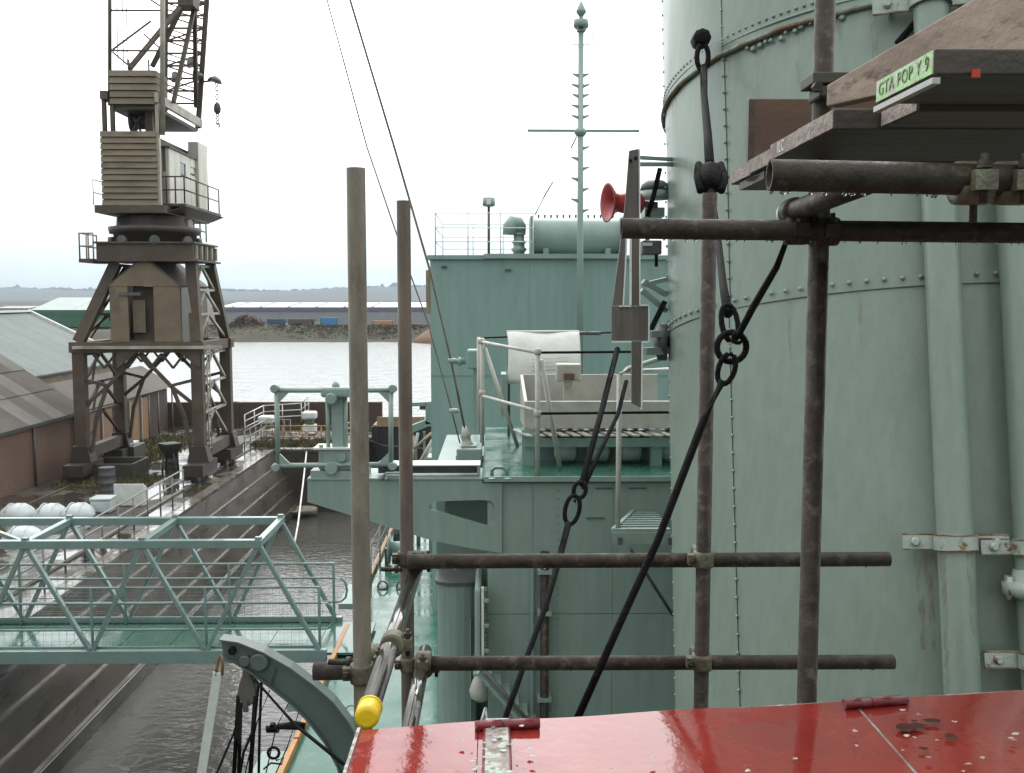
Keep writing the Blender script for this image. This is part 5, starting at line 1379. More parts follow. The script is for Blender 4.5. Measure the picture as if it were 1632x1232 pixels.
MB().prism([P(*q, Yv) for q in ((388, 1068), (396, 1068), (406, 1095), (409, 1110), (403, 1122), (394, 1128), (384, 1120), (377, 1108), (380, 1092))], (0, .14, 0)).build('cheek', mat('block_timber', (0.12, 0.10, 0.085), .6), t, bevel=.02)
MB().tube(P(391, 1052, Yv + .05), P(392, 1072, Yv + .05), .045, 8).build('strap', m_ship, t)
MB().beam(P(391, 1116, Yv - .01), P(392, 1134, Yv - .01), .06, .05).build('becket', m_darkgrey, t)
falls = [(((380, 1108), (372, 1250)), 'leftmost of the black boat falls under the pulley block', .028), (((384, 1120), (380, 1250)), 'second black boat fall from the left under the pulley block', .024), (((407, 1108), (398, 1250)), 'thick black boat fall running down from the right cheek of the block', .03),
         (((412, 1092), (405, 1160), (388, 1200), (380, 1250)), 'black boat fall bending back below the davit', .018), (((417, 1085), (414, 1150), (412, 1250)), 'thin black fall hanging from the davit underside', .018),
         (((406, 1062), (372, 1170), (338, 1250)), 'slack grey line crossing the black falls towards the lower left', .014), (((430, 1100), (410, 1150), (390, 1235)), 'thin dark line hanging from the davit left of the deck timber', .009),
         (((462, 1116), (440, 1160), (420, 1250)), 'thin dark line slanting down to the ship side platform', .009), (((478, 1130), (458, 1190), (432, 1250)), 'rightmost thin dark line beside the orange deck timber', .009)]
for pts, lab, r in falls: MB().path([P(*q, Yv + .02) for q in pts], r, 6).build('boat_fall', m_rope, label=lab, cat='rope', group='ropes hanging from the boat davit')
MB().path([P(405, 1082, 12.3), P(470, 1155, 12.0), P(548, 1218, 11.6)], .022, 8).build('guy_rope', m_rope, label='black guy rope running from davit down to the red hatch corner', cat='rope')
t = thing('hanging_strap', 'broad pale strap hanging from the davit head on a rusty shackle', 'strap', P(330, 1240, 12.2))
MB().beam(P(347, 1072, 12.2), P(312, 1290, 12.2), .11, .025, (0, 1, 0)).build('strap', m_dirtywhite, t)
MB().path([P(344, 1076, 12.2), P(347, 1056, 12.2), P(351, 1044, 12.2), P(355, 1056, 12.2), P(354, 1076, 12.2)], .018, 8).build('shackle', mat('rust', (0.22, 0.11, 0.04), .7), t)
t = thing('bridle_tackle', 'black shackles and hooks tangled at the ends of the boat falls', 'tackle', P(440, 1200, 12.5))
MB().path([P(425, 1162, 12.5), P(445, 1158, 12.5), P(470, 1156, 12.5), P(486, 1158, 12.5)], [.05, .04, .06, .05], 8).build('toggle', m_rope, t)
MB().path([P(436 + 9 * math.cos(a), 1200 + 9 * math.sin(a), 12.5) for a in [k * math.pi / 5 for k in range(10)]], .02, 6, True).build('shackle', m_rope, t)
MB().path([P(440, 1212, 12.5), P(452, 1208, 12.5), P(449, 1218, 12.5), P(432, 1216, 12.5), P(420, 1226, 12.5)], .012, 6).build('lashing', m_rope, t)
MB().prism([P(*q, 12.5) for q in ((430, 1155), (436, 1155), (444, 1168), (424, 1168))], (0, .08, 0)).build('hook', m_rope, t)

# ================================================================== FUNNEL
RF, TH = 1.60, rad(10.8)
cF = V((2.79, 6.83, 7.0))
aF = V((0, math.sin(TH), math.cos(TH)))           # axis, raked away from the camera
uF = V((1, 0, 0)); vF = aF.cross(uF)              # vF points away from the camera
def FP(az, tt, r=RF):
    return cF + aF * tt + (uF * math.sin(az) - vF * math.cos(az)) * r      # az 0 faces the camera, + to the right
def fray(px, py):
    """azimuth and height on the funnel where the photograph shows (px, py)"""
    d = RC @ V(((px - 816) / F, -(py - 616) / F, -1)); o = CAM - cF
    dp = d - aF * d.dot(aF); op = o - aF * o.dot(aF)
    A = dp.dot(dp); B = 2 * dp.dot(op); C = op.dot(op) - RF * RF
    D = B * B - 4 * A * C
    s_ = (-B - math.sqrt(max(D, 0))) / (2 * A); p = o + d * s_
    return math.atan2(p.dot(uF), -p.dot(vF)), p.dot(aF)
t = thing('funnel', 'great riveted pale green ship funnel with two pipes up its side', 'funnel', (2.79, 5.5, 0))
t_lo = fray(1300, 470)[1]; t_hi = fray(1200, 66)[1]
az_v = fray(1166, 600)[0]
courses = [(-7.3, t_lo, 0.0), (t_lo, t_hi, -.009), (t_hi, t_hi + 2.0, .003), (t_hi + 2.0, t_hi + 4.0, -.006)]
azs = [az_v - 2 * math.pi, az_v - 3.0, az_v - 1.35, az_v]
azs = [az_v + k * 2 * math.pi / 4 for k in range(4)]
for ci, (t0, t1, dr) in enumerate(courses):
    for k, a0 in enumerate(azs):
        sp = 2 * math.pi / 4; nu = 40
        # each plate is a curved sheet, slightly dished, with its right hand edge lapped over the next
        def pf(u, v, a0=a0, t0=t0, t1=t1, dr=dr):
            a = a0 + sp * u
            w_ = .004 * math.sin(a * 5 + t0 * 3) * math.sin(v * 5 + a) + .003 * math.sin(a * 11 + v * 7)
            return FP(a, t0 + (t1 - t0) * v, RF + dr + w_ + .006 * u)
        MB().grid(pf, nu, 10).build('plate', m_funnel, t, fix=False)
# seams: lower lap edge, upper half round band
def band(tt, r, mt, nm, a0=-math.pi, a1=math.pi, n=120, rad_=RF, wob=0.0):
    pts = [FP(a0 + (a1 - a0) * k / n, tt + wob * math.sin(k * 1.7) * math.sin(k * .6), rad_) for k in range(n + 1)]
    MB().path(pts, r, 8).build(nm, mt, t)
m_rustband = mat('rusty_band', (0.20, 0.22, 0.17), .5, (0.14, 0.075, 0.03), 5, mixlo=.42, mixhi=.56, stain=(0.09, 0.04, 0.02), sscale=9, slo=.55, shi=.65, bump=.5, bscale=40)
band(t_lo - .004, .0035, m_darkgrey, 'lap_seam', rad_=RF + .006)
band(t_hi, .016, m_rustband, 'band', rad_=RF + .012, wob=.004)
band(t_hi + .06, .008, m_funnel, 'lap_seam', rad_=RF + .004)
blobs = MB()
for k in range(14):
    a = az_v + .12 + k * .028 + rng.uniform(-.01, .01)
    p = FP(a, t_hi - .03 + rng.uniform(-.02, .02), RF + .006)
    nrm = (p - cF - aF * (p - cF).dot(aF)).normalized()
    blobs.lathe(p, nrm, [(rng.uniform(.010, .024), 0), (.010, .006), (.004, .008)], 7)
o = blobs.build('peeling_paint', m_pale, t); o['kind'] = 'stuff'
# rivets: vertical row, ring rows, left hand row
rv = MB()
def rivet(az, tt, r=.0105):
    p = FP(az, tt, RF + .007); nrm = (FP(az, tt, 2) - FP(az, tt, 1)).normalized()
    rv.lathe(p - nrm * .004, nrm, [(r, 0), (r * .95, .006), (r * .6, .011), (r * .15, .013)], 8)
tt = -3.6
while tt < t_hi + 3:
    rivet(az_v, tt); rivet(az_v + .5, tt) if False else None
    rivet(az_v - .60, tt, .010)
    tt += .105
k = 0
while k < 130:
    a = az_v - 1.0 + k * .0285 * 2
    if a < 1.2: rivet(a, t_lo + .045, .0135)
    k += 1
for k in range(60):
    a = az_v - .75 + k * .03
    rivet(a, t_hi + .10, .0105)
o = rv.build('rivets', m_funnel, t); o['kind'] = 'stuff'
# pipes up the face
def fpipe(pxa, r, label, flanges):
    az0, _ = fray(pxa, 640)
    off = RF + r + .03
    p = MB().path([FP(az0, -7.1 + k * .5, off) for k in range(26)], r, 24).build('pipe', m_funnel, t)
    return az0, off, p
az1, off1, p1 = fpipe(1507, .088, '', ())
az2, off2, p2 = fpipe(1620, .10, '', ())
m_clamp = mat('rust_edged_clamp', (0.36, 0.42, 0.36), .45, (0.30, 0.36, 0.31), 4, stain=(0.17, 0.085, 0.035), sscale=11, slo=.55, shi=.62, bump=.3, bscale=30)
m_rustedge = mat('rust_edge', (0.16, 0.075, 0.03), .7, (0.24, 0.22, 0.16), 12, mixlo=.45, mixhi=.55)
def clamp(az, off, r, tt, parent, wl=.16, h=.075):
    """saddle clamp: half ring over the pipe with two flat ears"""
    n = 12; m = MB(); c = FP(az, tt, off)
    x = (uF * math.cos(az) + vF * math.sin(az)); nr = (FP(az, tt, 2) - FP(az, tt, 1)).normalized()
    inner = [c + (x * -math.cos(math.pi * k / n) * (r + .002) + nr * math.sin(math.pi * k / n) * (r + .002)) for k in range(n + 1)]
    outer = [c + (x * -math.cos(math.pi * k / n) * (r + .016) + nr * math.sin(math.pi * k / n) * (r + .016)) for k in range(n + 1)]
    vs = []
    for q in (inner, outer): vs += [p - aF * h / 2 for p in q] + [p + aF * h / 2 for p in q]
    K = n + 1; fs = []
    for k in range(n): fs += [(k, k + 1, K + k + 1, K + k), (2 * K + k, 3 * K + k, 3 * K + k + 1, 2 * K + k + 1), (k, 2 * K + k, 2 * K + k + 1, k + 1), (K + k, K + k + 1, 3 * K + k + 1, 3 * K + k)]
    m.add(vs, fs); o = m.build('clamp', m_clamp, parent)
    for e_ in (-h / 2, h / 2): MB().path([p + aF * e_ for p in outer], .0045, 6).build('rust_edge', m_rustedge, o)
    for sg in (-1, 1):
        e = c + x * sg * (r + wl / 2) - nr * (r * .0 + .02)
        R = M((x, nr, aF)).transposed()
        MB().box(e, (wl, .014, h), R).build('clamp_ear', m_clamp, o)
        MB().beam(e + aF * h / 2 - x * wl / 2, e + aF * h / 2 + x * wl / 2, .016, .007).beam(e - aF * h / 2 - x * wl / 2, e - aF * h / 2 + x * wl / 2, .016, .007).build('rust_edge', m_rustedge, o)
        MB().lathe(e + x * sg * wl * .12 + nr * .007, nr, [(.024, 0), (.024, .012), (.016, .014), (.016, .026)], 6).build('bolt', m_clamp, o)
        MB().box(e - nr * .05, (.03, .09, h * .7), R).build('stand_off', m_clamp, o)
tc1 = fray(1500, 862)[1]
clamp(az1, off1, .088, tc1, p1)
clamp(az2, off2, .10, tc1 - .02, p2)
clamp(az2, off2, .10, fray(1600, 1045)[1], p2, .17)
clamp(az1, off1, .088, fray(1475, 14)[1], p1, .2, .09)
# flanged joint on the right hand pipe
c = FP(az2, fray(1600, 925)[1], off2)
MB().lathe(c - aF * .025, aF, [(.10, -.06), (.12, -.05), (.165, -.03), (.165, .03), (.12, .035), (.11, .09)], 24).build('pipe_flange', m_clamp, p2)
for k in range(8):
    a = k * math.pi / 4; q = c + (uF * math.cos(a) + vF * math.sin(a)) * .14
    MB().lathe(q - aF * .08, aF, [(.018, 0), (.018, .11)], 6).build('bolt', m_clamp, p2)
MB().tube(FP(az1 - .02, fray(1445, 30)[1], RF + .02), FP(az1 - .10, fray(1425, 76)[1], RF + .05), .018, 8).build('strut', m_rope, t)
def rustmat():
    m = bpy.data.materials.new('rust_run'); m.use_nodes = True
    t_ = m.node_tree; b = t_.nodes['Principled BSDF']; k = t_.links.new
    b.inputs['Base Color'].default_value = (.20, .105, .04, 1); b.inputs['Roughness'].default_value = .7
    g = t_.nodes.new('ShaderNodeNewGeometry'); mp_ = t_.nodes.new('ShaderNodeMapping'); mp_.inputs['Scale'].default_value = (1, 1, .12); k(g.outputs['Position'], mp_.inputs['Vector'])
    n_ = t_.nodes.new('ShaderNodeTexNoise'); n_.inputs['Scale'].default_value = 55; n_.inputs['Detail'].default_value = 5; k(mp_.outputs['Vector'], n_.inputs['Vector'])
    q = t_.nodes.new('ShaderNodeMapRange'); q.inputs['From Min'].default_value = .42; q.inputs['From Max'].default_value = .72; q.inputs['To Max'].default_value = .4; k(n_.outputs['Fac'], q.inputs['Value'])
    k(q.outputs['Result'], b.inputs['Alpha']); return m
m_run = rustmat()
def run(az, tt, ln, w_, rr=RF + .010):
    MB().grid(lambda u, v: FP(az + (u - .5) * w_ * (1 - .7 * v), tt - ln * v, rr), 2, 8).build('rust_run', m_run, t, fix=False)
for k in range(8):
    run(az_v - .4 + k * .145 + rng.uniform(-.02, .02), t_hi - .015, rng.uniform(.12, .55), rng.uniform(.012, .035))
for k in range(4):
    run(az_v - .3 + k * .27 + rng.uniform(-.03, .03), t_lo - .01, rng.uniform(.08, .4), rng.uniform(.008, .02))
for az_, tt_ in ((az1 - .10, tc1 - .05), (az1 + .03, tc1 - .05), (az1 - .07, tc1 - .05)): run(az_, tt_, .5, .035)
def piperun(az, off, r, tt, ln, a0):
    x = (uF * math.cos(az) + vF * math.sin(az)); nr = (FP(az, tt, 2) - FP(az, tt, 1)).normalized()
    MB().grid(lambda u, v: FP(az, tt - ln * v, off) + (x * math.sin(a0 + (u - .5) * .5 * (1 - .5 * v)) + nr * math.cos(a0 + (u - .5) * .5 * (1 - .5 * v))) * (r + .002), 3, 8).build('rust_run', m_run, t, fix=False)
piperun(az1, off1, .088, tc1 - .04, .75, -.95); piperun(az1, off1, .088, tc1 - .04, .4, .6); piperun(az2, off2, .10, tc1 - .06, .3, -.4)
# brackets on the left flank
br = lambda a, b, w, h, mt=m_pale, nm='bracket': MB().beam(a, b, w, h).build(nm, mt, t)
Ys = 6.75
br(P(1016, 262, Ys), P(1085, 262, Ys + .25), .05, .025); br(P(1016, 251, Ys), P(1085, 255, Ys + .25), .05, .02)
br(P(1026, 560, Ys), P(1078, 558, Ys + .2), .05, .05); br(P(1034, 533, Ys), P(1075, 530, Ys + .2), .05, .045)
for a, b in (((1022, 462), (1062, 496)), ((1025, 448), (1062, 470)), ((1060, 480), (1030, 540)), ((1022, 455), (1062, 445))): br(P(*a, Ys + .25), P(*b, Ys + .3), .045, .03, m_pale if a[1] != 480 else m_rope)
t2 = thing('flood_lamp', 'round dark topped lamp on the funnel flank behind the timber arm', 'lamp', P(1044, 330, 7.3))
MB().lathe(P(1044, 318, 7.2), (0, 0, 1), [(.10, 0), (.105, .02), (.105, .06)], 18).build('glass', m_pale, t2)
MB().lathe(P(1044, 304, 7.2), (0, 0, 1), [(.105, 0), (.10, .04), (.06, .07), (.02, .075)], 18).build('hood', m_darkgrey, t2)
MB().bb(P(1030, 0, 7.2).x, P(1062, 0, 7.2).x, 7.15, 7.35, P(0, 345, 7.2).z, P(0, 330, 7.2).z).build('mount', m_ship, t2)
t2 = thing('junction_box', 'dark junction box under the horizontal tube on the funnel flank', 'box', P(1045, 404, 7.2))
MB().bb(P(1028, 0, 7.1).x, P(1060, 0, 7.1).x, 7.1, 7.25, P(0, 405, 7.1).z, P(0, 382, 7.1).z).build('case', m_darkgrey, t2, bevel=.01)
MB().bb(P(1029, 0, 7.1).x, P(1044, 0, 7.1).x, 7.085, 7.098, P(0, 391, 7.1).z, P(0, 386, 7.1).z).build('plate', m_white, t2)
MB().tube(P(1046, 406, 7.15), P(1046, 425, 7.15), .012, 8).build('cable_tail', m_rope, t2)
MB().path([P(1052, 268, 7.0), P(1042, 310, 7.0), P(1032, 345, 7.0)], .017, 8).build('cable', m_rope, label='short black cable looped beside the flood lamp', cat='cable')
MB().lathe(P(1042, 545, 6.95), (1, -.2, 0), [(.05, 0), (.13, .03), (.13, .09), (.04, .1)], 16).build('cable_drum', m_darkgrey, label='small dark cable drum behind the timber arm on the funnel', cat='drum')
# red loud hailer horn
t2 = thing('loudhailer_horn', 'red loudhailer horn facing left beside the timber arm', 'horn', P(985, 345, 6.9))
q = P(972, 323, 6.95)
ax = V((-.965, -.26, 0))
MB().lathe(q, ax, [(.065, -.14), (.07, -.10), (.062, -.06), (.072, -.035), (.105, -.008), (.132, .014), (.135, .020), (.122, .018), (.07, -.01), (.04, -.04), (.02, -.06)], 28).build('bell', m_horn, t2)
MB().lathe(q - ax * .14, -ax, [(.07, 0), (.074, .02), (.074, .08), (.05, .10)], 20).build('driver', m_horn, t2)
MB().beam(q - ax * .2, q - ax * .2 + V((.15, .12, 0)), .04, .04).build('bracket', m_darkgrey, t2)
# semaphore-like timber arm with pale edges
t2 = thing('timber_arm', 'tall dark tapering timber arm with white edges bolted beside the funnel', 'signal arm', P(1005, 650, 6.6))
Yt = 6.6
def plate(poly, nm, edge=True, mt=m_semaphore):
    pts = [P(*q, Yt) for q in poly]
    MB().prism(pts, (0, .035, 0)).build(nm, mt, t2)
    return pts
pts = plate([(1003, 240), (1017, 237), (1018, 372), (1018, 487), (1006, 487), (1006, 372), (997, 372), (992, 487), (976, 487), (992, 365), (997, 320)], 'upper_arm')
plate([(975, 488), (1032, 488), (1032, 543), (975, 543)], 'cross_block')
plate([(1007, 544), (1022, 544), (1021, 650), (1007, 643)], 'lower_arm')
for a, b in (((1018.6, 238), (1019, 486)), ((1033.4, 488), (1033.4, 545)), ((1022.8, 546), (1021.8, 652)), ((976, 544.8), (1006, 544.8)), ((1023, 545), (1034, 545)), ((986, 488), (1005, 488)), ((1005, 374), (1005, 486)), ((1019, 486.5), (1033, 486.5)), ((992.5, 488), (999, 372))):
    MB().beam(P(*a, Yt + .01), P(*b, Yt + .01), .0085, .05, (0, 1, 0)).build('pale_edge', m_white, t2)
for q in ((1005, 256), (1013, 252)): MB().lathe(P(*q, Yt) + V((0, .0, 0)), (0, -1, 0), [(.012, 0), (.01, .01)], 8).build('bolt', m_rope, t2)

# ================================================================== ROPES ON THE FUNNEL SIDE
def shack(c, ax, ln, wd, r, nm, parent):
    """oval link centred at c, long axis ax"""
    ax = V(ax).normalized(); n_ = V((0, 1, .0)); sd_ = ax.cross(n_).normalized()
    pts = [c + ax * (ln / 2) * math.cos(a) + sd_ * (wd / 2) * math.sin(a) for a in [k * math.pi / 8 for k in range(16)]]
    MB().path(pts, r, 8, True).build(nm, m_rope, parent)
t2 = thing('funnel_stay', 'black funnel stay with insulators, ring and links, running down to lower left', 'stay', P(1165, 600, 3.02))
p0 = P(1117, 68, 6.3); p1_ = P(1131, 262, 4.6); p2_ = P(1133, 305, 4.45); p3 = P(1164, 530, 3.1); pr_ = P(1166, 553, 3.05)
MB().lathe(p0 + V((0, 0, .02)), (0, -1, 0), [(.055, -.06), (.055, .05), (.03, .07)], 8).build('eye_plate', m_rope, t2)
shack(p0 + V((.0, -.06, -.10)), (0, 0, 1), .15, .07, .016, 'shackle', t2)
MB().path([p0 + V((0, -.1, -.17)), P(1122, 150, 5.6), P(1128, 215, 5.0), p1_], [.022, .019, .021, .022], 10).build('rope', m_rope, t2)
c_ = (p1_ + p2_) / 2
dd = (p2_ - p1_).normalized()
MB().lathe(c_ - dd * .075, dd, [(.02, 0), (.045, .01), (.055, .045), (.055, .10), (.045, .14), (.02, .15)], 8, True).build('insulator', m_rope, t2)
MB().path([p1_ + V((-.05, 0, .0)), c_ + V((-.062, -.02, 0)), p2_ + V((-.045, 0, .0))], .017, 8).build('insulator_strap', m_rope, t2)
MB().path([p1_ + V((.05, 0, .0)), c_ + V((.062, -.02, 0)), p2_ + V((.045, 0, .0))], .017, 8).build('insulator_strap', m_rope, t2)
MB().path([p2_, P(1145, 385, 3.95), P(1152, 450, 3.55), P(1160, 500, 3.25)], [.015, .013, .014, .016], 10).build('rope', m_rope, t2)
shack(P(1163, 515, 3.12), p3 - P(1158, 490, 3.12), .12, .05, .009, 'thimble', t2)
MB().path([pr_ + V((.045 * math.cos(a), 0, .045 * math.sin(a))) for a in [k * math.pi / 10 for k in range(20)]], .010, 10, True).build('ring', m_rope, t2)
shack(P(1158, 588, 3.03), P(1163, 570, 3.03) - P(1150, 612, 3.03), .095, .05, .0085, 'link', t2)
MB().path([P(1152, 606, 3.02), P(1122, 668, 3.02), P(1048, 862, 3.0), P(985, 1000, 2.98), P(918, 1150, 2.96)], [.014, .0125, .0115, .0115, .012], 10).build('rope', m_rope, t2)
t2 = thing('lashing_rope', 'short black lashing from the scaffold clamp down to the stay ring', 'rope', P(1175, 540, 3.0))
MB().path([P(1252, 388, 2.5), P(1238, 425, 2.62), P(1200, 490, 2.85), P(1176, 536, 3.03)], [.007, .009, .0105, .010], 10).build('rope', m_rope, t2)
MB().path([P(1176 + 8 * math.cos(a), 538 + 9 * math.sin(a), 3.03) for a in [k * math.pi / 5 for k in range(10)]], .006, 6, True).build('eye', m_rope, t2)
t2 = thing('chain_stay', 'pair of black stays meeting at chain links in front of the bulkhead', 'stay', P(912, 815, 5.2))
MB().path([P(984, 556, 6.4), P(960, 650, 5.9), P(927, 772, 5.35)], .018, 8).build('rope', m_rope, t2)
MB().path([P(998, 608, 6.2), P(985, 660, 5.9), P(960, 712, 5.6), P(930, 778, 5.35)], .013, 8).build('rope', m_rope, t2)
shack(P(924, 781, 5.3), (.2, 0, 1), .09, .065, .012, 'link', t2)
shack(P(912, 812, 5.2), (.2, 0, 1), .16, .075, .012, 'turnbuckle_link', t2)
MB().path([P(920, 792, 5.25), P(915, 800, 5.25)], .012, 8).build('pin', m_rope, t2)
MB().path([P(906, 834, 5.15), P(893, 885, 5.0), P(870, 965, 4.8), P(835, 1060, 4.6), P(800, 1160, 4.4)], [.018, .0165, .0145, .014, .014], 10).build('rope', m_rope, t2)

# ================================================================== RED HATCH TOP
hy, hx0, hx1 = 2.15, -.301, 2.2
zhA = P(565, 1162, hy).z
hz_ = zhA
t = thing('hatch_top', 'glossy wet red steel housing top with peeling seam strips', 'housing', (.9, 1.7, hz_ - .5))
R0 = 1.2
for (x0, x1) in ((hx0, -.042), (-.04, 0.838), (.84, hx1)):
    def hf(u, v, x0=x0, x1=x1):
        X_ = x0 + (x1 - x0) * u; Y_ = R0 + (hy - R0) * v
        sag = .003 * math.sin(X_ * 5 + 1) * math.sin(Y_ * 6) + .002 * math.sin(X_ * 13 + Y_ * 4)
        yf = Y_ + (X_ - hx0) * .124 * v
        return V((X_ + (.0 if u not in (0, 1) else 0), yf, hz_ + sag))
    MB().grid(hf, 30, 20).build('top_panel', m_red, t, fix=False)
MB().bb(hx0 + .004, hx1, R0, hy - .03, 0.0, hz_ - .03).build('casing', m_red_dark, t)
# edges
MB().beam((hx0 - .004, R0, hz_ - .004), (hx0 - .004, hy, hz_ - .004), .007, .016).build('edge_strip', m_peel, t)
MB().beam((hx0, hy + .004, hz_ - .012), (hx1, hy + .004 + (hx1 - hx0) * .124, hz_ - .006), .006, .012).build('edge_strip', m_peel, t)
for xs_, wd, mt in ((0.0, .027, m_peel),):
    yfar = hy + (xs_ - hx0) * .124
    MB().bb(xs_ - wd, xs_ + wd, R0, yfar - .01, hz_ + .007, hz_ + .011).build('seam_strip', mt, t)
    for e in (-wd, wd): MB().tube((xs_ + e, R0, hz_ + .009), (xs_ + e, yfar - .01, hz_ + .009), .0035, 6).build('seam_bead', m_peel if xs_ > .5 else m_red_dark, t)
MB().tube((.839, R0, hz_ + .001), (.839, hy + (.839 - hx0) * .124 - .01, hz_ + .001), .003, 6).build('seam_bead', m_peel, t)
for (a, b) in (((757, 1157), (860, 1152)), ((1345, 1122), (1445, 1115))):
    q0 = PZ(a[0], a[1], hz_ + .012); q1 = PZ(b[0], b[1], hz_ + .012)
    for f0, f1 in ((0, .42), (.43, 1)): MB().tube(q0.lerp(q1, f0), q0.lerp(q1, f1), .0115, 12).build('hinge_barrel', m_red_dark, t)
flk = MB()
fr = random.Random(11)
for i in range(95):
    if i < 50: X_ = fr.gauss(0.0, .035); Y_ = fr.uniform(1.8, 2.15)
    elif i < 66: X_ = fr.gauss(.90, .035); Y_ = fr.uniform(1.8, 2.24)
    else: X_ = fr.uniform(-.25, 1.4); Y_ = fr.uniform(1.85, 2.14)
    s_ = fr.uniform(.002, .0065); k = fr.randint(5, 7)
    pts = [V((X_ + s_ * 1.5 * math.cos(a) * fr.uniform(.6, 1.2), Y_ + s_ * math.sin(a) * fr.uniform(.6, 1.2), hz_ + .0125 + fr.uniform(0, .004))) for a in [q * 2 * math.pi / k for q in range(k)]]
    flk.add(pts, [list(range(k))])
o = flk.build('paint_flakes', mat('flake', (0.36, 0.40, 0.34), .4, (0.28, 0.30, 0.26), 30), t, fix=False); o['kind'] = 'stuff'

gr = MB()
for i in range(6):
    X_ = fr.gauss(.895, .03); Y_ = fr.choice([fr.gauss(2.16, .03), fr.gauss(2.02, .045), fr.gauss(1.93, .03)]); s_ = fr.uniform(.006, .022); k = 9
    pts = [V((X_ + s_ * 1.3 * math.cos(a) * fr.uniform(.5, 1.2), Y_ + s_ * math.sin(a) * fr.uniform(.5, 1.2), hz_ + .0118 + .00004 * i)) for a in [q * 2 * math.pi / k for q in range(k)]]
    gr.add(pts, [list(range(k))])
o = gr.build('grime_patches', m_grime, t, fix=False); o['kind'] = 'stuff'

# ================================================================== SCAFFOLD
RT = .02415
GT = 'scaffold tubes beside the funnel'
def tube_thing(a, b, label, mt, hollow=False):
    m = MB()
    m.pipe(a, b, RT, RT - .004, 28)
    return m.build('scaffold_tube', mt, label=label, cat='scaffold tube', group=GT)
def vert(px, py, Y, zlo_, label, mt):
    p = P(px, py, Y); return tube_thing(V((p.x, Y, zlo_)), p, label, mt), p
_, A1 = vert(567, 268, 2.6, 0.0, 'tall grey upright scaffold tube, open topped, rising from the yellow cap', m_steel_grey)
_, A2 = vert(643, 320, 3.5, 0.0, 'brownish upright scaffold tube standing just right of the tall grey one', m_steel)
_, A3 = vert(1131, 308, 3.22, 0.0, 'upright scaffold tube under the black insulator in front of the funnel', m_steel_dark)
_, A4 = vert(1317, -60, 2.43, 0.0, 'dark upright scaffold tube rising past the plank platform', m_steel_dark)
tube_thing(P(990, 364, 2.375), P(1760, 373, 2.345), 'upper horizontal scaffold tube crossing the funnel below the planks', m_steel_dark)
tube_thing(P(652, 895, 3.275), P(1417, 891, 3.275), 'middle horizontal scaffold tube with rounded end in front of the funnel', m_steel_dark)
tube_thing(P(676, 1057.5, 3.275), P(1424, 1055, 3.275), 'lowest horizontal scaffold tube just above the red hatch', m_steel_dark)
q = P(586, 1139, 2.21); tube_thing(q, V((q.x + .012, 3.46, q.z)), 'bright wet scaffold tube pointing at the viewer behind the yellow cap', m_tubewet)
q2 = P(650, 1175, 2.76); tube_thing(q2, V((q2.x + .0, 3.46, q2.z)), 'bright wet scaffold tube running back from the red hatch corner', m_tubewet)
tube_thing(P(500, 1070, 2.655), P(612, 1068, 2.655), 'short dark horizontal scaffold tube left of the yellow cap', m_steel_dark)
tube_thing(P(1226, 279, 1.55), P(1780, 291, 1.53), 'thick looking open ended scaffold tube directly under the planks', m_steel_dark)
q3 = P(1258, 340, 2.425); tube_thing(q3, V((q3.x + .01, 1.86, q3.z + .022)), 'scaffold tube slanting back under the planks with a bright end', m_steel_dark)  # dark finish puts the deep shade below the boards into its colour
# yellow end cap
t = thing('tube_end_cap', 'yellow plastic cap on the tube end at the hatch corner', 'cap', q + V((0, -.012, -.03)))
MB().lathe(q + V((0, .035, 0)), (0, -1, 0), [(.0275, 0), (.0285, .01), (.0285, .045), (.0265, .053), (.018, .056)], 28).build('cap', m_yellow, t)
MB().lathe(q + V((0, .042, 0)), (0, -1, 0), [(.0295, 0), (.0295, .008)], 28).build('rim', m_yellow, t)
MB().lathe(q3 + V((0, .0, 0)), (-.25, 1, 0), [(.028, -.02), (.029, .0), (.024, .02), (.012, .028)], 18).build('tube_plug', m_white, label='white plug in the tube end below the planks', cat='plug')

# couplers: two clamp bands, flap, bolts and nuts
def coupler(c, d1, d2, label, sep=.0, mt=m_coupler, off=None):
    c = V(c); d1 = V(d1).normalized(); d2 = V(d2).normalized()
    o = V(off) if off is not None else V((0, 0, 0))
    t = thing('scaffold_coupler', label, 'coupler', c, 'scaffold couplers')
    for d, cc in ((d1, c - o / 2), (d2, c + o / 2)):
        MB().lathe(cc - d * .027, d, [(RT + .0012, 0), (RT + .0085, .002), (RT + .0095, .012), (RT + .0095, .042), (RT + .0085, .052), (RT + .0012, .054)], 20).build('clamp_band', mt, t)
        x, y, _ = MB().frame(d)
        if y.y > 0.3: y = -y
        p = cc + x * (RT + .016)
        b_ = MB().box(p, (.022, .03, .034), M((x, y, d)).transposed()).build('lug', mt, t)
        bo = MB().tube(p - y * .034, p + y * .040, .0062, 8).build('bolt', m_steel_dark, t)
        MB().lathe(p + y * .018, y, [(.0115, 0), (.0115, .012)], 6, False).build('nut', m_steel_dark, bo)
    return t
coupler((A1.x, 2.628, P(0, 1069, 2.63).z), (0, 0, 1), (1, 0, 0), 'coupler on the tall grey upright at the short dark tube', off=(0, .055, 0))
coupler((A1.x + .06, 2.66, q.z - .01), (1, 0, 0), (0, 1, 0), 'mossy coupler gripping the wet tube behind the yellow cap', off=(.03, .0, .035))
coupler((P(664, 893, 3.4).x, 3.38, P(0, 895, 3.4).z), (1, 0, 0), (0, 1, 0), 'mossy coupler at the left end of the middle horizontal tube', off=(0, .06, -.02), mt=m_steel)
coupler((A2.x + .025, 3.49, P(0, 893, 3.5).z), (0, 0, 1), (1, 0, 0), 'coupler on the brownish upright beside the middle horizontal tube', off=(.05, -.03, .0), mt=m_steel)
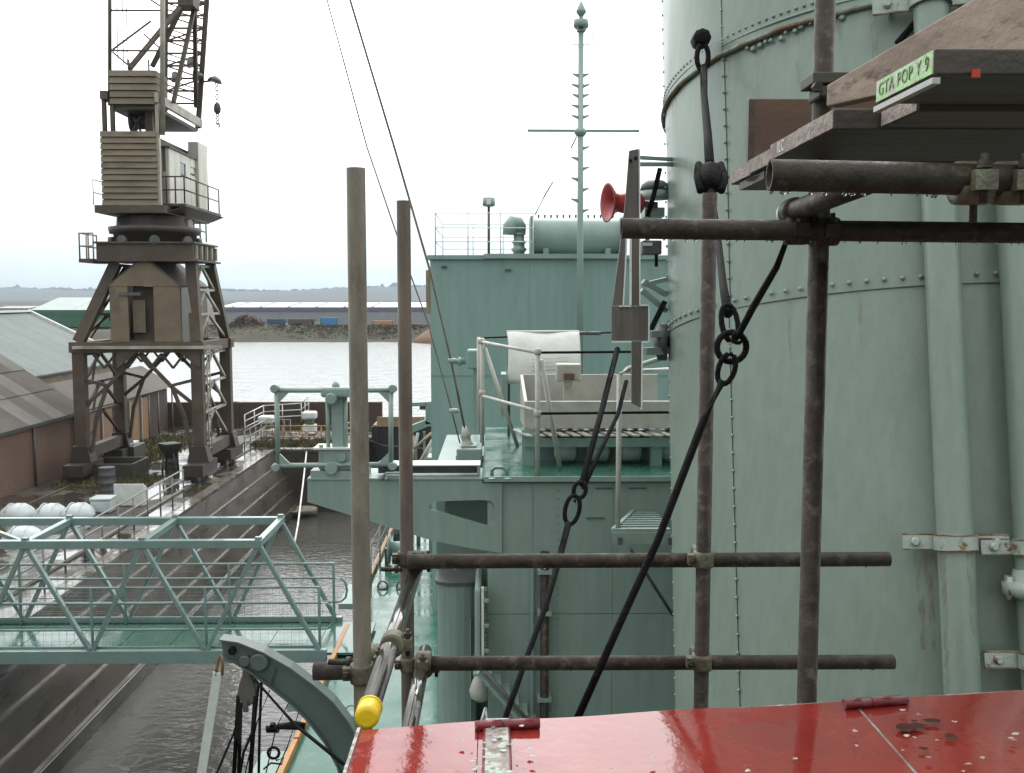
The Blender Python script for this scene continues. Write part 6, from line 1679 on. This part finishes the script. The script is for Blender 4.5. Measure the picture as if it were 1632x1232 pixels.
coupler((P(676, 1066, 3.3).x, 3.30, P(0, 1062, 3.3).z), (1, 0, 0), (0, 1, 0), 'mossy coupler at the left end of the lowest horizontal tube', off=(0, .04, -.035))
coupler((A2.x + .03, 3.49, P(0, 1062, 3.5).z), (0, 0, 1), (1, 0, 0), 'coupler on the brownish upright beside the lowest horizontal tube', off=(.05, -.03, .0))
coupler((A3.x, 3.248, P(0, 892, 3.25).z), (0, 0, 1), (1, 0, 0), 'rusty coupler where the middle horizontal tube meets the insulator upright', off=(0, .055, 0))
coupler((A3.x, 3.248, P(0, 1056, 3.25).z), (0, 0, 1), (1, 0, 0), 'rusty coupler where the lowest horizontal tube meets the insulator upright', off=(0, .055, 0))
coupler((A4.x, 2.402, P(0, 369, 2.4).z), (0, 0, 1), (1, 0, 0), 'coupler joining the dark upright and the upper horizontal tube', off=(0, -.055, 0), mt=m_steel_dark)
coupler((P(1264, 355, 2.4).x, 2.385, P(0, 352, 2.4).z), (1, 0, 0), (0, 1, 0), 'coupler hanging under the planks left of the dark upright', off=(0, .02, .045), mt=m_steel_dark)
coupler((P(1585, 290, 1.54).x, 1.55, P(0, 288, 1.54).z), (1, 0, 0), (1, 0, 0), 'mossy coupler on the thick tube below the planks at far right', off=(.062, 0, 0), mt=m_coupler)
t = thing('swivel_bolt', 'long nutted bolt hanging below the coupler at far right', 'bolt', P(1552, 350, 1.56))
q5 = P(1552, 318, 1.56)
MB().tube(q5 + V((0, 0, -.035)), q5 + V((0, 0, .03)), .0062, 8).build('shank', m_steel_dark, t)
MB().lathe(q5 + V((0, 0, -.008)), (0, 0, 1), [(.013, 0), (.013, .011)], 6, False).build('nut', m_coupler, t); MB().lathe(q5 + V((0, 0, .006)), (0, 0, 1), [(.018, 0), (.02, .005), (.012, .012)], 12).build('washer', m_coupler, t)
t = thing('tube_bracket', 'green mossy flat bracket clamped high on the dark upright', 'bracket', P(1313, 150, 2.42))
q6 = P(1316, 133, 2.43)
MB().bb(q6.x - .052, q6.x + .052, 2.36, 2.46, q6.z - .014, q6.z + .012).build('plate', m_moss, t, bevel=.003)
MB().bb(q6.x - .035, q6.x + .035, 2.365, 2.45, q6.z - .045, q6.z - .016).build('wedge', m_moss, t, bevel=.006)
MB().lathe((q6.x - .045, 2.36, q6.z - .025), (0, -1, 0), [(.012, 0), (.012, .02)], 6, False).build('nut', m_steel_dark, t)
for (px, py, Y, lab) in ((620, 907, 3.42, 'dark bolt sticking out left of the brownish upright at the middle tube'), (540, 1055, 2.62, 'dark bolt lying along the short dark tube')):
    b_ = P(px, py, Y); MB().tube(b_ + V((-.028, 0, 0)), b_ + V((.045, 0, -.003)), .008, 8).tube(b_ + V((.02, 0, 0)), b_ + V((.032, 0, 0)), .014, 6).build('coupler_bolt', m_steel_dark, label=lab, cat='bolt')

# ------------------------------------------------------------------ planks overhead
zbd = P(1478, 130, 1.5).z
def plank(x0, y0, y1, z0, label, mt, x1=2.3, h=.038, endmat=m_endgrain, tilt=0.0):
    t = thing('scaffold_board', label, 'board', ((x0 + x1) / 2, (y0 + y1) / 2, z0), 'scaffold boards overhead')
    MB().prism([(x0, y0, z0), (x0, y1, z0), (x0, y1, z0 + h), (x0, y0, z0 + h)], (x1 - x0, 0, tilt)).build('board', mt, t, bevel=.003)
    MB().bb(x0 - .0022, x0 - .0002, y0 + .003, y1 - .003, z0 + .002, z0 + h - .002).build('end_face', endmat, t)
    return t
g1 = plank(.644, 1.5, 1.725, zbd + .010, 'scaffold board with green lettered end band, nearest of the overhead boards', m_board, endmat=m_labelgreen)
plank(.72, 1.735, 1.90, zbd, 'recessed dark scaffold board behind the green ended one', m_board)
plank(.632, 1.905, 2.13, zbd - .002, 'scaffold board with pale frayed end beside the dark upright', m_board)
g2 = plank(.638, 2.14, 2.36, zbd, 'scaffold board with white lettered end among the overhead boards', m_board)
plank(.645, 2.37, 2.59, zbd - .004, 'brown ended scaffold board next to the white lettered one', m_board)
plank(.655, 2.60, 2.83, zbd - .003, 'splintered scaffold board, farthest of the overhead boards', m_board)
MB().bb(.640, .652, 1.497, 1.728, zbd - .0035, zbd + .0055).build('metal_band', m_cream, label='thin pale metal strip under the green lettered board end', cat='strip')
def lettering(txt, parent, x, y, z, size, mt):
    cu = bpy.data.curves.new('lettering', 'FONT'); cu.body = txt; cu.size = size; cu.extrude = .0004
    cu.align_x = 'CENTER'; cu.align_y = 'CENTER'
    cu.space_character = 1.15
    o = bpy.data.objects.new('lettering', cu); COL.objects.link(o); o.data.materials.append(mt)
    # text in the Y-Z plane facing -X : reading from far (left in view) to near (right)
    me = o.to_mesh().copy(); o.to_mesh_clear()
    R = M.Rotation(rad(-90), 3, 'Z') @ M.Rotation(rad(90), 3, 'X')
    for v_ in me.vertices: v_.co = R @ v_.co + V((x, y, z)) - WL[parent]
    bpy.data.objects.remove(o)
    o = bpy.data.objects.new('lettering', me); COL.objects.link(o); o.parent = parent; WL[o] = WL[parent]
    if not me.materials: me.materials.append(mt)
    return o
lettering('GTA POP Y 9', g1, .6412, 1.612, zbd + .029, .030, m_black)
lettering('ILC', g2, .6352, 2.27, zbd + .019, .034, m_white)
# splinters under the far board, toe boards
spl = thing('broken_batten', 'splintered pale batten under the far overhead board', 'batten', (.7, 2.6, zbd - .03))
MB().prism([(.655, 2.48, zbd - .006), (.66, 2.75, zbd - .006), (1.3, 2.75, zbd - .006), (1.3, 2.48, zbd - .006)], (0, 0, -.02)).build('batten', m_board, spl)
MB().prism([(.655, 2.52, zbd - .01), (.64, 2.60, zbd - .012), (.66, 2.68, zbd - .01)], (0.03, 0, -.012)).build('splinter', m_endgrain, spl)
a = P(1190, 232, 2.86); b_ = P(1191, 159, 2.86)
t = thing('toe_board', 'brown painted toe board standing on edge at the platform far side', 'toe board', V((1.4, 2.87, zbd + .038)))
MB().bb(a.x, 2.4, 2.84, 2.87, zbd + .038, b_.z).build('board', m_ply, t, bevel=.003)
MB().bb(a.x - .002, a.x + .012, 2.836, 2.839, zbd + .04, b_.z - .003).build('end_strip', m_board, t)
# long pale board on edge running towards the camera
t = thing('toe_board', 'long pale knotty board on edge above the green lettered end', 'toe board', (.8, 1.9, zbd + .05))
P0 = P(1338, 172, 2.10); P1_ = P(1700, 95, 1.62)
zt0_ = P(1338, 138, 2.10).z; zt1_ = P(1700, -75, 1.62).z
P0.z = max(P0.z, zbd + .052); P1_.z = max(P1_.z, zbd + .052)
dirv = (P1_ - P0); nrm = V((dirv.y, -dirv.x, 0)).normalized() * -.035
MB().prism([P0, P1_, V((P1_.x, P1_.y, zt1_)), V((P0.x, P0.y, zt0_))], -nrm).build('board', m_board_new, t, bevel=.003)
kn = MB()
for i in range(9):
    f = rng.uniform(.1, .75); c = P0.lerp(P1_, f); zz_ = c.z + (rng.uniform(.25, .8)) * ((zt0_ * (1 - f) + zt1_ * f) - c.z)
    kn.lathe(V((c.x, c.y, zz_)) , nrm, [(rng.uniform(.004, .008), 0), (.003, .001)], 8)
o = kn.build('knots', m_grime, t); o['kind'] = 'stuff'
MB().box(P(1555, 117, 1.492), (.012, .004, .012)).build('red_tag', simple('red_tag', (.5, .03, .02), .5), label='small red dot tag on the nearest overhead board side', cat='tag')

# water drops under the wet tubes
dr = MB(); r = random.Random(5)
def drops(a, b, n):
    for i in range(n):
        p = a.lerp(b, r.random()); s_ = r.uniform(.0022, .0045)
        dr.lathe(p + V((r.uniform(-.004, .004), 0, -RT - s_ * 1.3)), (0, 0, 1), [(s_ * .3, 0), (s_, s_ * .6), (s_ * .9, s_ * 1.1), (s_ * .4, s_ * 1.8)], 6)
drops(P(1230, 279, 1.55), P(1640, 288, 1.54), 26); drops(P(1000, 364, 2.375), P(1640, 371, 2.35), 40)
drops(P(700, 894, 3.275), P(1410, 891, 3.275), 14); drops(P(700, 1057, 3.275), P(1420, 1055, 3.275), 16)
m_drop = bpy.data.materials.new('water_drop'); m_drop.use_nodes = True
pb = m_drop.node_tree.nodes['Principled BSDF']; pb.inputs['Transmission Weight'].default_value = .8; pb.inputs['Roughness'].default_value = .02; pb.inputs['IOR'].default_value = 1.33; pb.inputs['Base Color'].default_value = (.5, .5, .48, 1)
dr.build('water_drops', m_drop, kind='stuff', label='water drops hanging under the wet scaffold tubes')

# ================================================================== HAZE
hz_m = bpy.data.materials.new('haze'); hz_m.use_nodes = True
hn = hz_m.node_tree; hn.nodes.clear()
ho = hn.nodes.new('ShaderNodeOutputMaterial'); pv = hn.nodes.new('ShaderNodeVolumePrincipled')
pv.inputs['Color'].default_value = (.76, .88, 1, 1); pv.inputs['Density'].default_value = .00016; pv.inputs['Anisotropy'].default_value = 0.0
hn.links.new(pv.outputs['Volume'], ho.inputs['Volume'])
MB().bb(-4700, 4700, -60, 4000, -7.5, 110).build('haze', hz_m, kind='stuff', label='thin damp haze lying over the river and hills')
